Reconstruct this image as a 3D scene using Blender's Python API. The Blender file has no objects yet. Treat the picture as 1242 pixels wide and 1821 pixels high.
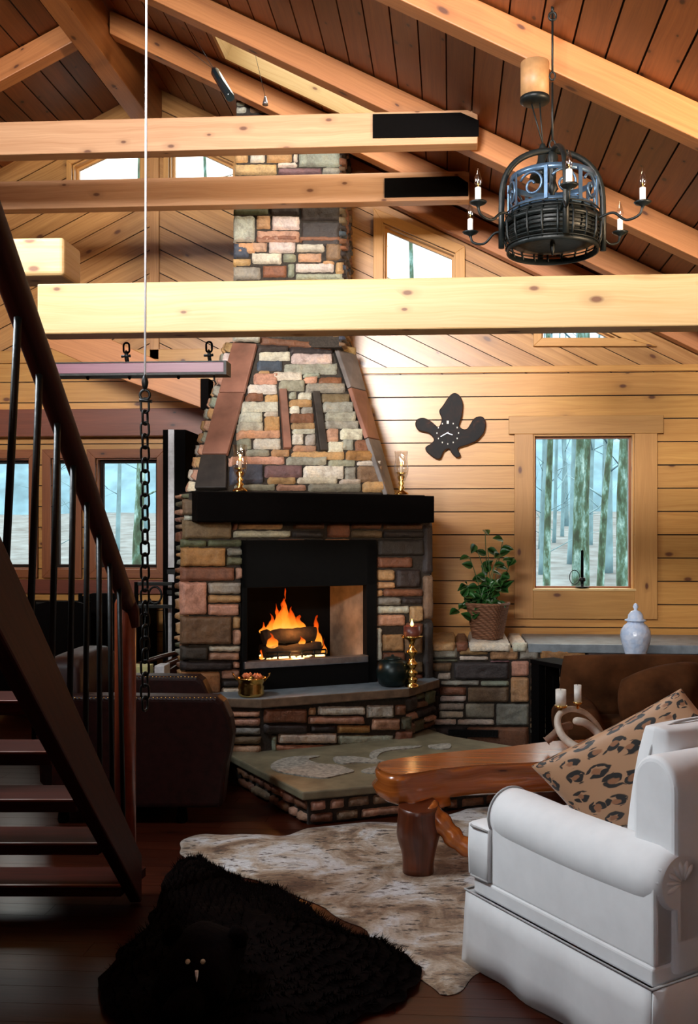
import bpy, math, random
from mathutils import Vector as V, Matrix, noise
random.seed(7)
C = bpy.context.scene.collection
S = bpy.context.scene

# ------------------------------------------------------------------ camera
TH = math.atan(0.06); F = 1700.0; CX = 700.0; HY = 950.0; EYE = 1.7
cam = bpy.data.cameras.new('camera'); camo = bpy.data.objects.new('camera', cam); C.objects.link(camo)
camo.location = (0, 0, EYE); camo.rotation_euler = (math.pi/2, 0, TH)
cam.sensor_fit = 'AUTO'; cam.sensor_width = 36.0; cam.lens = F/1821*36.0
cam.shift_x = (621-CX)/1821; cam.shift_y = (HY-910.5)/1821
cam.clip_start = 0.05; cam.clip_end = 300
S.camera = camo
S.view_settings.view_transform = 'Standard'; S.view_settings.look = 'None'
S.view_settings.gamma = 1; S.view_settings.use_curve_mapping = False
S.view_settings.exposure = 0.0

# ------------------------------------------------------------------ world: pale overcast winter sky, blue near the horizon
W = bpy.data.worlds.new('overcast_sky'); S.world = W; W.use_nodes = True
wn = W.node_tree; wn.nodes.clear()
wo = wn.nodes.new('ShaderNodeOutputWorld'); wb = wn.nodes.new('ShaderNodeBackground')
wt = wn.nodes.new('ShaderNodeTexCoord'); wsx = wn.nodes.new('ShaderNodeSeparateXYZ'); wr = wn.nodes.new('ShaderNodeValToRGB')
wn.links.new(wt.outputs['Generated'], wsx.inputs[0]); wn.links.new(wsx.outputs['Z'], wr.inputs[0])
wr.color_ramp.elements[0].position = 0.0; wr.color_ramp.elements[0].color = (.22, .46, .62, 1)
wr.color_ramp.elements[1].position = 0.24; wr.color_ramp.elements[1].color = (1.15, 1.2, 1.2, 1)
e = wr.color_ramp.elements.new(.13); e.color = (.5, .78, .92, 1)
e = wr.color_ramp.elements.new(.6); e.color = (3.6, 3.4, 2.9, 1)
wn.links.new(wr.outputs[0], wb.inputs[0]); wb.inputs[1].default_value = 2.0
wn.links.new(wb.outputs[0], wo.inputs[0])

def area(name, loc, target, sx, sy, power, col, spread=180):
    l = bpy.data.lights.new(name, 'AREA'); l.shape = 'RECTANGLE'; l.size = sx; l.size_y = sy
    l.energy = power; l.color = col; l.spread = math.radians(spread)
    o = bpy.data.objects.new(name, l); C.objects.link(o); o.location = loc
    o.rotation_euler = (V(target)-V(loc)).to_track_quat('-Z', 'Y').to_euler(); return o
# daylight from the tall windows high behind the camera
area('window_daylight', (-2.4, -4.6, 4.3), (0.1, 7.0, 3.3), 2.8, 1.5, 345, (1.0, .96, .92), 70)
# side window daylight from the left wall, above the stair
area('side_window_daylight', (-3.7, 3.5, 4.7), (.9, 3.9, .7), 1.2, .9, 92, (.88, .95, 1.0), 100)
area('low_sofa_fill', (-.5, -2.2, 2.3), (1.15, 3.6, .55), .9, 1.0, 3, (.84, .92, 1.0), 50)  # weak unseen fill added behind the camera to lift the sofa
# added warm light from the right, brightens the second collar beam
area('warm_beam_fill', (3.2, 3.4, 2.7), (-1.6, 7.4, 4.5), 0.5, 0.5, 52, (1.0, .72, .44), 75)
def point(name, loc, power, col, r=.05):
    l = bpy.data.lights.new(name, 'POINT'); l.energy = power; l.color = col; l.shadow_soft_size = r
    o = bpy.data.objects.new(name, l); C.objects.link(o); o.location = loc; return o

# ------------------------------------------------------------------ projection helpers (photo pixels -> points of the room)
cT, sT = math.cos(TH), math.sin(TH); EY = V((0, 0, EYE))
def ray(px, py):
    r = (px-CX)/F; return V((r*cT-sT, r*sT+cT, (HY-py)/F))
def atd(px, py, d): return EY+ray(px, py)*d
def aty(px, py, Y): q = ray(px, py); return EY+q*(Y/q.y)
def atz(px, py, Z): q = ray(px, py); return EY+q*((Z-EYE)/q.z)
def atp(px, py, p0, n): q = ray(px, py); return EY+q*((p0-EY).dot(n)/q.dot(n))
def cw(r, d, z=0.0): return V((r*cT-d*sT, r*sT+d*cT, z))      # room point from (right, ahead)

# ------------------------------------------------------------------ materials
def mat(name):
    m = bpy.data.materials.new(name); m.use_nodes = True; nt = m.node_tree; nt.nodes.clear()
    o = nt.nodes.new('ShaderNodeOutputMaterial'); b = nt.nodes.new('ShaderNodeBsdfPrincipled')
    nt.links.new(b.outputs[0], o.inputs[0]); return m, nt, b
def nd(nt, t, **k):
    n = nt.nodes.new(t)
    for a, v in k.items(): setattr(n, a, v)
    return n
def ramp(nt, src, stops):
    r = nd(nt, 'ShaderNodeValToRGB'); els = r.color_ramp.elements
    while len(els) > 1: els.remove(els[-1])
    els[0].position = stops[0][0]; els[0].color = (*stops[0][1], 1)
    for p, c in stops[1:]: q = els.new(p); q.color = (*c, 1)
    nt.links.new(src, r.inputs[0]); return r.outputs[0]
def noi(nt, vec, scale, detail=4, rough=.55, dist=0.0):
    n = nd(nt, 'ShaderNodeTexNoise'); n.inputs['Scale'].default_value = scale; n.inputs['Detail'].default_value = detail
    n.inputs['Roughness'].default_value = rough; n.inputs['Distortion'].default_value = dist
    nt.links.new(vec, n.inputs['Vector']); return n.outputs[0]
def mapping(nt, vec, sc, loc=(0, 0, 0), rot=(0, 0, 0)):
    m = nd(nt, 'ShaderNodeMapping'); m.inputs['Scale'].default_value = sc; m.inputs['Location'].default_value = loc
    m.inputs['Rotation'].default_value = rot; nt.links.new(vec, m.inputs[0]); return m.outputs[0]
def mixc(nt, fac, a, b, mode='MIX'):
    m = nd(nt, 'ShaderNodeMix', data_type='RGBA', blend_type=mode)
    for i, v in ((0, fac), (6, a), (7, b)):
        if isinstance(v, (int, float)): m.inputs[i].default_value = v
        elif isinstance(v, tuple): m.inputs[i].default_value = (*v, 1)
        else: nt.links.new(v, m.inputs[i])
    return m.outputs[2]
def bump(nt, b, h, s=.3, d=.01):
    n = nd(nt, 'ShaderNodeBump'); n.inputs['Strength'].default_value = s; n.inputs['Distance'].default_value = d
    nt.links.new(h, n.inputs['Height']); nt.links.new(n.outputs[0], b.inputs['Normal'])
def plain(name, col, rough=.6, metal=0.0, nscale=30, var=.15, bs=.0, coat=0.0, sheen=0.0, spec=.5):
    m, nt, b = mat(name); tc = nd(nt, 'ShaderNodeTexCoord')
    f = noi(nt, tc.outputs['Object'], nscale)
    lo = tuple(c*(1-var) for c in col); hi = tuple(min(1, c*(1+var)) for c in col)
    nt.links.new(ramp(nt, f, [(.3, lo), (.7, hi)]), b.inputs['Base Color'])
    b.inputs['Roughness'].default_value = rough; b.inputs['Metallic'].default_value = metal
    b.inputs['Coat Weight'].default_value = coat; b.inputs['Sheen Weight'].default_value = sheen
    b.inputs['Specular IOR Level'].default_value = spec
    if bs: bump(nt, b, f, bs)
    return m
def wood(name, light, dark, knot=(.10, .035, .012), rough=.45, knots=1.0, coat=0.0, gs=1.0, plankvar=.25, ks=(2.6, 5.2, 1), kz=1.0):
    m, nt, b = mat(name); uv = nd(nt, 'ShaderNodeTexCoord').outputs['UV']
    warp = noi(nt, mapping(nt, uv, (1.2, 5, 1)), 1.0, 3)
    wv = nd(nt, 'ShaderNodeVectorMath', operation='MULTIPLY_ADD')
    nt.links.new(warp, wv.inputs[0]); wv.inputs[1].default_value = (0, .10, 0); nt.links.new(uv, wv.inputs[2])
    g1 = noi(nt, mapping(nt, wv.outputs[0], (1.1*gs, 34*gs, 1)), 1.0, 5, .6)
    g2 = noi(nt, mapping(nt, wv.outputs[0], (3*gs, 150*gs, 1)), 1.0, 2, .5)
    mid = tuple((a+c)/2 for a, c in zip(light, dark))
    c = ramp(nt, g1, [(.3, dark), (.48, mid), (.66, light)])
    c = mixc(nt, .35, c, ramp(nt, g2, [(.3, dark), (.65, light)]))
    # per-board tone
    at = nd(nt, 'ShaderNodeAttribute', attribute_name='col')
    c = mixc(nt, plankvar*2, c, mixc(nt, 1.0, c, at.outputs['Color'], 'MULTIPLY'))
    if knots > 0:
        vo = nd(nt, 'ShaderNodeTexVoronoi', voronoi_dimensions='2D'); vo.inputs['Scale'].default_value = 1.0; vo.inputs['Randomness'].default_value = 1.0
        nt.links.new(mapping(nt, uv, ks), vo.inputs['Vector'])
        sep = nd(nt, 'ShaderNodeSeparateColor'); nt.links.new(vo.outputs['Color'], sep.inputs[0])
        gate = nd(nt, 'ShaderNodeMath', operation='LESS_THAN'); nt.links.new(sep.outputs[0], gate.inputs[0]); gate.inputs[1].default_value = .42*knots
        sz = nd(nt, 'ShaderNodeMath', operation='MULTIPLY_ADD'); nt.links.new(sep.outputs[1], sz.inputs[0]); sz.inputs[1].default_value = .05*kz; sz.inputs[2].default_value = .03*kz
        dv = nd(nt, 'ShaderNodeMath', operation='DIVIDE'); nt.links.new(vo.outputs['Distance'], dv.inputs[0]); nt.links.new(sz.outputs[0], dv.inputs[1])
        kf = nd(nt, 'ShaderNodeMapRange'); nt.links.new(dv.outputs[0], kf.inputs[0])
        kf.inputs[1].default_value = .75; kf.inputs[2].default_value = 1.5; kf.inputs[3].default_value = .92; kf.inputs[4].default_value = 0
        hf = nd(nt, 'ShaderNodeMapRange'); nt.links.new(dv.outputs[0], hf.inputs[0])
        hf.inputs[1].default_value = 1.0; hf.inputs[2].default_value = 4.0; hf.inputs[3].default_value = .45; hf.inputs[4].default_value = 0
        for fr, col in ((hf, tuple(x*.62 for x in dark)), (kf, knot)):
            mu = nd(nt, 'ShaderNodeMath', operation='MULTIPLY'); nt.links.new(fr.outputs[0], mu.inputs[0]); nt.links.new(gate.outputs[0], mu.inputs[1])
            c = mixc(nt, mu.outputs[0], c, col)
    nt.links.new(c, b.inputs['Base Color']); b.inputs['Roughness'].default_value = rough
    b.inputs['Coat Weight'].default_value = coat; b.inputs['Coat Roughness'].default_value = .2
    bump(nt, b, g1, .12, .004); return m
M = {}
M['beam_near'] = wood('pale_pine_beam', (.72, .50, .25), (.55, .33, .12), (.16, .05, .015), .5, 1.0, gs=.8, ks=(4.2, 8.5, 1), kz=1.3)
M['beam'] = wood('pine_beam', (.62, .36, .20), (.45, .22, .10), (.12, .04, .015), .42, .8, gs=.7, ks=(3.5, 7, 1), kz=1.0)
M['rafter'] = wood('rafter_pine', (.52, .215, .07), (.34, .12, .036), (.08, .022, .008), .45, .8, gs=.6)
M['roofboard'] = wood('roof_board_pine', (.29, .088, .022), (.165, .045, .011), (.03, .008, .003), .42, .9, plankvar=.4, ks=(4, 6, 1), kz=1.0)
M['siding'] = wood('honey_pine_siding', (.64, .34, .09), (.46, .20, .042), (.10, .025, .008), .38, .7, coat=.25, ks=(2.4, 4.6, 1), kz=1.0)
M['chevron'] = wood('diagonal_pine_boards', (.55, .29, .10), (.30, .125, .035), (.10, .03, .01), .32, .5, coat=.4, gs=.5)
M['casing'] = wood('window_casing_pine', (.58, .30, .085), (.43, .20, .05), (.09, .022, .008), .42, .8)
M['redwood'] = wood('red_stained_header', (.22, .055, .025), (.13, .03, .014), (.04, .01, .005), .4, .5)
M['orange_wood'] = wood('orange_stained_frame', (.30, .10, .03), (.19, .055, .017), (.04, .01, .005), .4, .6)
M['stairwood'] = wood('mahogany_stair', (.06, .009, .005), (.022, .0035, .002), rough=.6, knots=0)
M['newel'] = wood('newel_wood', (.26, .05, .018), (.17, .03, .011), rough=.35, knots=0, coat=.2)
M['slabwood'] = wood('live_edge_slab', (.62, .19, .035), (.30, .06, .010), (.08, .015, .004), .22, .6, coat=.7, gs=.45)
M['stumpwood'] = wood('stump_bark', (.17, .042, .015), (.05, .010, .004), (.02, .005, .002), .35, .8, coat=.4, gs=.4)
M['stairwood'].node_tree.nodes['Principled BSDF'].inputs['Specular IOR Level'].default_value = .15
M['purplewood'] = wood('plum_stained_beam', (.22, .06, .115), (.14, .035, .07), (.1, .02, .04), .4, .2)
M['floor'] = wood('dark_floor_boards', (.06, .012, .004), (.02, .004, .002), (.01, .003, .002), .3, .3, coat=.12)
M['floor'].node_tree.nodes['Principled BSDF'].inputs['Specular IOR Level'].default_value = .25
M['gap'] = plain('dark_gap', (.012, .006, .003), .9)
M['black_wood'] = plain('blackened_beam', (.0025, .002, .002), .8, bs=.3, spec=.05)
M['iron'] = plain('black_wrought_iron', (.004, .006, .006), .45, 0, 40, .3, bs=.15, spec=.3)
M['iron_lit'] = plain('lit_black_iron', (.07, .12, .19), .35, .6, 40, .2)  # light on the chandelier's bands and scrolls, put into the iron colour
M['brass'] = plain('polished_brass', (.75, .48, .14), .2, 1.0, 20, .2)
M['copper'] = plain('copper_lumps', (.75, .25, .12), .4, .5, 60, .4)
M['steel'] = plain('grey_steel', (.35, .37, .42), .3, .9)
M['whitepaint'] = plain('cool_white_edge', (.65, .68, .72), .4)
M['wax'] = plain('white_candle_wax', (.82, .80, .74), .5, spec=.4)
M['ceramic'] = None
M['fabric'] = plain('white_twill_upholstery', (.72, .73, .74), .85, 0, 9, .05, sheen=.3)
M['piping'] = plain('grey_piping', (.42, .42, .42), .8)
M['leather'] = plain('oxblood_leather', (.020, .004, .003), .5, 0, 25, .4, bs=.15, spec=.3)
M['suede'] = plain('brown_suede', (.07, .026, .009), .95, 0, 5, .6, spec=.1)
M['mortar'] = plain('dark_mortar', (.035, .028, .022), .95, 0, 60, .4)
M['brownleather'] = plain('shiny_brown_leather', (.04, .012, .006), .3, 0, 20, .3, spec=.5)
M['firebrick'] = plain('firebox_refractory', (.24, .19, .14), .9, 0, 5, .5, bs=.2)
M['soot'] = plain('soot_black', (.004, .004, .004), .9, spec=.1)
M['log'] = plain('charred_log', (.012, .007, .005), .9, 0, 30, .6, bs=.6)
M['bronze'] = plain('dark_green_kettle', (.006, .016, .016), .35, .4)
M['cap'] = plain('hearth_cap_stone', (.16, .105, .065), .6, 0, 14, .4, bs=.3)
M['cap_top'] = plain('bluestone_and_lit_hearth', (.20, .24, .27), .38, 0, 10, .3, bs=.15)
M['plinth'] = plain('flagstone', (.20, .18, .115), .5, 0, 7, .35, bs=.25)
M['inlay'] = plain('pale_stone_inlay', (.36, .36, .32), .5, 0, 40, .5, bs=.5)
M['rose'] = plain('rose_slate', (.24, .11, .075), .45, 0, 4, .35, bs=.2)
M['slate'] = plain('grey_slate', (.16, .14, .13), .5, 0, 5, .4, bs=.2)
M['darkslate'] = plain('dark_slate', (.03, .024, .02), .5, 0, 8, .5, bs=.2)
M['leaf'] = plain('plant_leaf_green', (.016, .075, .014), .35, 0, 8, .5)
M['stem'] = plain('plant_stem', (.05, .10, .03), .6)
M['basket'] = None
M['bulbglass'] = None
M['rope'] = plain('white_rope', (.8, .82, .9), .6)
M['candleflame'] = None
M['antler'] = plain('bone_antler', (.62, .55, .46), .45, 0, 12, .3, bs=.1)
M['bark'] = None
M['snow'] = plain('leafy_winter_ground', (.055, .075, .09), .9, 0, 1.2, .6)
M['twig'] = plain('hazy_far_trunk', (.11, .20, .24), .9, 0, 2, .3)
M['shade_tan'] = plain('tan_metal_cylinder', (.34, .18, .075), .5)
M['parch'] = plain('pale_paper', (.6, .62, .3), .7)
M['orangefruit'] = plain('rust_ball', (.35, .07, .02), .5)

def stone_mat():
    m, nt, b = mat('ledge_stone'); tc = nd(nt, 'ShaderNodeTexCoord').outputs['Object']
    at = nd(nt, 'ShaderNodeAttribute', attribute_name='col').outputs['Color']
    n1 = noi(nt, tc, 9, 6, .65, .4); n2 = noi(nt, tc, 60, 5, .7)
    c = mixc(nt, 1.0, at, ramp(nt, n1, [(.28, (.55, .5, .48)), (.5, (1, 1, 1)), (.75, (1.25, 1.12, .95))]), 'MULTIPLY')
    c = mixc(nt, .5, c, mixc(nt, 1.0, c, ramp(nt, n2, [(.3, (.45, .42, .4)), (.6, (1.2, 1.2, 1.2))]), 'MULTIPLY'))
    nt.links.new(c, b.inputs['Base Color']); b.inputs['Roughness'].default_value = .5
    h = nd(nt, 'ShaderNodeMath', operation='ADD'); nt.links.new(n1, h.inputs[0]); nt.links.new(n2, h.inputs[1])
    bump(nt, b, h.outputs[0], .55, .012); return m
M['stone'] = stone_mat()
def glass_mat(name, tint=(1, 1, 1), g=.07):
    m = bpy.data.materials.new(name); m.use_nodes = True; nt = m.node_tree; nt.nodes.clear()
    o = nt.nodes.new('ShaderNodeOutputMaterial'); t = nd(nt, 'ShaderNodeBsdfTransparent'); t.inputs[0].default_value = (*tint, 1)
    gl = nd(nt, 'ShaderNodeBsdfGlossy'); gl.inputs['Roughness'].default_value = .02
    lw = nd(nt, 'ShaderNodeLayerWeight'); lw.inputs[0].default_value = .5; fr = nd(nt, 'ShaderNodeMath', operation='POWER'); nt.links.new(lw.outputs['Facing'], fr.inputs[0]); fr.inputs[1].default_value = 5
    mm = nd(nt, 'ShaderNodeMath', operation='MAXIMUM'); nt.links.new(fr.outputs[0], mm.inputs[0]); mm.inputs[1].default_value = g
    mx = nd(nt, 'ShaderNodeMixShader'); nt.links.new(mm.outputs[0], mx.inputs[0]); nt.links.new(t.outputs[0], mx.inputs[1]); nt.links.new(gl.outputs[0], mx.inputs[2])
    nt.links.new(mx.outputs[0], o.inputs[0]); return m
M['glass'] = glass_mat('window_glass', (.97, .99, 1.0), .03)
M['bulbglass'] = glass_mat('clear_bulb_glass', (.9, .88, .85), .22)
def emis(name, stops, strength, coord='Generated', fade=False):
    m = bpy.data.materials.new(name); m.use_nodes = True; nt = m.node_tree; nt.nodes.clear()
    o = nt.nodes.new('ShaderNodeOutputMaterial'); tc = nd(nt, 'ShaderNodeTexCoord'); sp = nd(nt, 'ShaderNodeSeparateXYZ')
    nt.links.new(tc.outputs[coord], sp.inputs[0])
    em = nd(nt, 'ShaderNodeEmission'); em.inputs[1].default_value = strength
    nt.links.new(ramp(nt, sp.outputs['Z'], stops), em.inputs[0])
    if fade:
        lw = nd(nt, 'ShaderNodeLayerWeight'); lw.inputs[0].default_value = .35
        n = noi(nt, mapping(nt, tc.outputs['Object'], (14, 14, 4)), 1, 3)
        ad = nd(nt, 'ShaderNodeMath', operation='MULTIPLY_ADD'); nt.links.new(n, ad.inputs[0]); ad.inputs[1].default_value = .9; nt.links.new(lw.outputs['Facing'], ad.inputs[2])
        z = nd(nt, 'ShaderNodeMath', operation='MULTIPLY_ADD'); nt.links.new(sp.outputs['Z'], z.inputs[0]); z.inputs[1].default_value = .35; nt.links.new(ad.outputs[0], z.inputs[2])
        mr = nd(nt, 'ShaderNodeMapRange'); nt.links.new(z.outputs[0], mr.inputs[0]); mr.inputs[1].default_value = .40; mr.inputs[2].default_value = 1.05
        tr = nd(nt, 'ShaderNodeBsdfTransparent'); mx = nd(nt, 'ShaderNodeMixShader'); nt.links.new(mr.outputs[0], mx.inputs[0])
        nt.links.new(em.outputs[0], mx.inputs[1]); nt.links.new(tr.outputs[0], mx.inputs[2]); nt.links.new(mx.outputs[0], o.inputs[0])
    else: nt.links.new(em.outputs[0], o.inputs[0])
    return m
M['flame'] = emis('log_fire_flame', [(0, (1, .45, .08)), (.3, (1, .26, .02)), (.7, (.8, .08, .004)), (1, (.4, .02, .0))], 1.7, fade=True)
M['ember'] = emis('glowing_embers', [(0, (1, .25, .03)), (.5, (1, .6, .22)), (1, (1, .85, .55))], 3.0)
M['candleflame'] = emis('candle_flame', [(0, (1, .35, .05)), (.4, (1, .75, .3)), (1, (1, .6, .15))], 4.0)
def ceramic():
    m, nt, b = mat('blue_white_glaze'); tc = nd(nt, 'ShaderNodeTexCoord').outputs['Object']
    vo = nd(nt, 'ShaderNodeTexVoronoi'); vo.inputs['Scale'].default_value = 38; nt.links.new(tc, vo.inputs['Vector'])
    n = noi(nt, tc, 24, 4)
    nt.links.new(ramp(nt, n, [(.4, (.52, .66, .88)), (.6, (.68, .78, .95))]), b.inputs['Base Color'])
    b.inputs['Roughness'].default_value = .2; bump(nt, b, vo.outputs['Distance'], .5, .006); return m
M['ceramic'] = ceramic()
def basket():
    m, nt, b = mat('woven_wicker'); tc = nd(nt, 'ShaderNodeTexCoord').outputs['Object']
    w = nd(nt, 'ShaderNodeTexWave', bands_direction='Z'); w.inputs['Scale'].default_value = 24; nt.links.new(tc, w.inputs[0])
    w2 = nd(nt, 'ShaderNodeTexWave', bands_direction='DIAGONAL'); w2.inputs['Scale'].default_value = 18; nt.links.new(tc, w2.inputs[0])
    mu = nd(nt, 'ShaderNodeMath', operation='MULTIPLY'); nt.links.new(w.outputs[1], mu.inputs[0]); nt.links.new(w2.outputs[1], mu.inputs[1])
    nt.links.new(ramp(nt, mu.outputs[0], [(0, (.11, .04, .016)), (.6, (.30, .13, .06))]), b.inputs['Base Color'])
    bump(nt, b, mu.outputs[0], .8, .01); b.inputs['Roughness'].default_value = .7; return m
M['basket'] = basket()
def bark():
    m, nt, b = mat('lichen_bark'); tc = nd(nt, 'ShaderNodeTexCoord').outputs['Object']
    n = noi(nt, mapping(nt, tc, (5, 5, 1.8)), 1.6, 6, .7)
    nt.links.new(ramp(nt, n, [(.38, (.022, .038, .022)), (.5, (.05, .10, .065)), (.58, (.12, .23, .22)), (.68, (.34, .48, .48))]), b.inputs['Base Color'])
    b.inputs['Roughness'].default_value = .9; return m
M['bark'] = bark()
def cowhide():
    m, nt, b = mat('mottled_cowhide'); tc = nd(nt, 'ShaderNodeTexCoord').outputs['Object']
    a = noi(nt, tc, 3.2, 6, .65, .8); s = noi(nt, mapping(nt, tc, (9, 22, 9)), 1.3, 5, .7); f = noi(nt, mapping(nt, tc, (60, 160, 60)), 1, 3)
    c = ramp(nt, a, [(.36, (.14, .075, .04)), (.44, (.34, .23, .14)), (.52, (.55, .47, .38)), (.6, (.72, .74, .76))])
    c = mixc(nt, ramp(nt, s, [(.38, (1, 1, 1)), (.45, (0, 0, 0))]), c, (.05, .027, .016))
    c = mixc(nt, .35, c, mixc(nt, 1.0, c, ramp(nt, f, [(.3, (.3, .3, .3)), (.7, (1.4, 1.4, 1.4))]), 'MULTIPLY'))
    nt.links.new(c, b.inputs['Base Color']); b.inputs['Roughness'].default_value = .75; b.inputs['Sheen Weight'].default_value = .3
    bump(nt, b, f, .4, .01); return m
M['cowhide'] = cowhide()
def leopard():
    m, nt, b = mat('leopard_print'); uv = nd(nt, 'ShaderNodeTexCoord').outputs['UV']
    def warped(sc, amp, src):
        w = nd(nt, 'ShaderNodeTexNoise'); w.inputs['Scale'].default_value = sc; nt.links.new(src, w.inputs['Vector'])
        wv = nd(nt, 'ShaderNodeVectorMath', operation='MULTIPLY_ADD'); nt.links.new(w.outputs['Color'], wv.inputs[0]); wv.inputs[1].default_value = (amp, amp, 0); nt.links.new(src, wv.inputs[2]); return wv.outputs[0]
    q = warped(14, .05, uv)
    vo = nd(nt, 'ShaderNodeTexVoronoi', voronoi_dimensions='2D'); vo.inputs['Scale'].default_value = 8; vo.inputs['Randomness'].default_value = .7; nt.links.new(q, vo.inputs['Vector'])
    ring = ramp(nt, vo.outputs['Distance'], [(.0, (0, 0, 0)), (.13, (0, 0, 0)), (.17, (1, 1, 1)), (.36, (1, 1, 1)), (.40, (0, 0, 0))])
    v2 = nd(nt, 'ShaderNodeTexVoronoi', voronoi_dimensions='2D'); v2.inputs['Scale'].default_value = 19; nt.links.new(q, v2.inputs['Vector'])
    blob = ramp(nt, v2.outputs['Distance'], [(.0, (1, 1, 1)), (.50, (1, 1, 1)), (.56, (0, 0, 0))])
    f = mixc(nt, 1.0, ring, blob, 'MULTIPLY')
    c = mixc(nt, ramp(nt, vo.outputs['Distance'], [(.13, (1, 1, 1)), (.2, (0, 0, 0))]), (.42, .23, .12), (.27, .11, .045))
    nt.links.new(mixc(nt, f, c, (.008, .006, .005)), b.inputs['Base Color']); b.inputs['Roughness'].default_value = .6
    b.inputs['Sheen Weight'].default_value = .2; return m
M['leopard'] = leopard()
def burl():
    m, nt, b = mat('lacquered_burl'); tc = nd(nt, 'ShaderNodeTexCoord').outputs['Object']
    n = noi(nt, tc, 9, 5, .6, 1.5)
    nt.links.new(ramp(nt, n, [(.45, (.003, .002, .003)), (.62, (.015, .005, .003)), (.75, (.09, .022, .008))]), b.inputs['Base Color'])
    b.inputs['Roughness'].default_value = .5; b.inputs['Specular IOR Level'].default_value = .15; return m
M['burl'] = burl()
M['burl_edge'] = plain('burl_bark_edge', (.16, .045, .02), .5, 0, 20, .4)
M['fur'] = plain('black_brown_fur', (.0028, .0012, .001), .9, 0, 30, .6, bs=.6, spec=.04)

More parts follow.
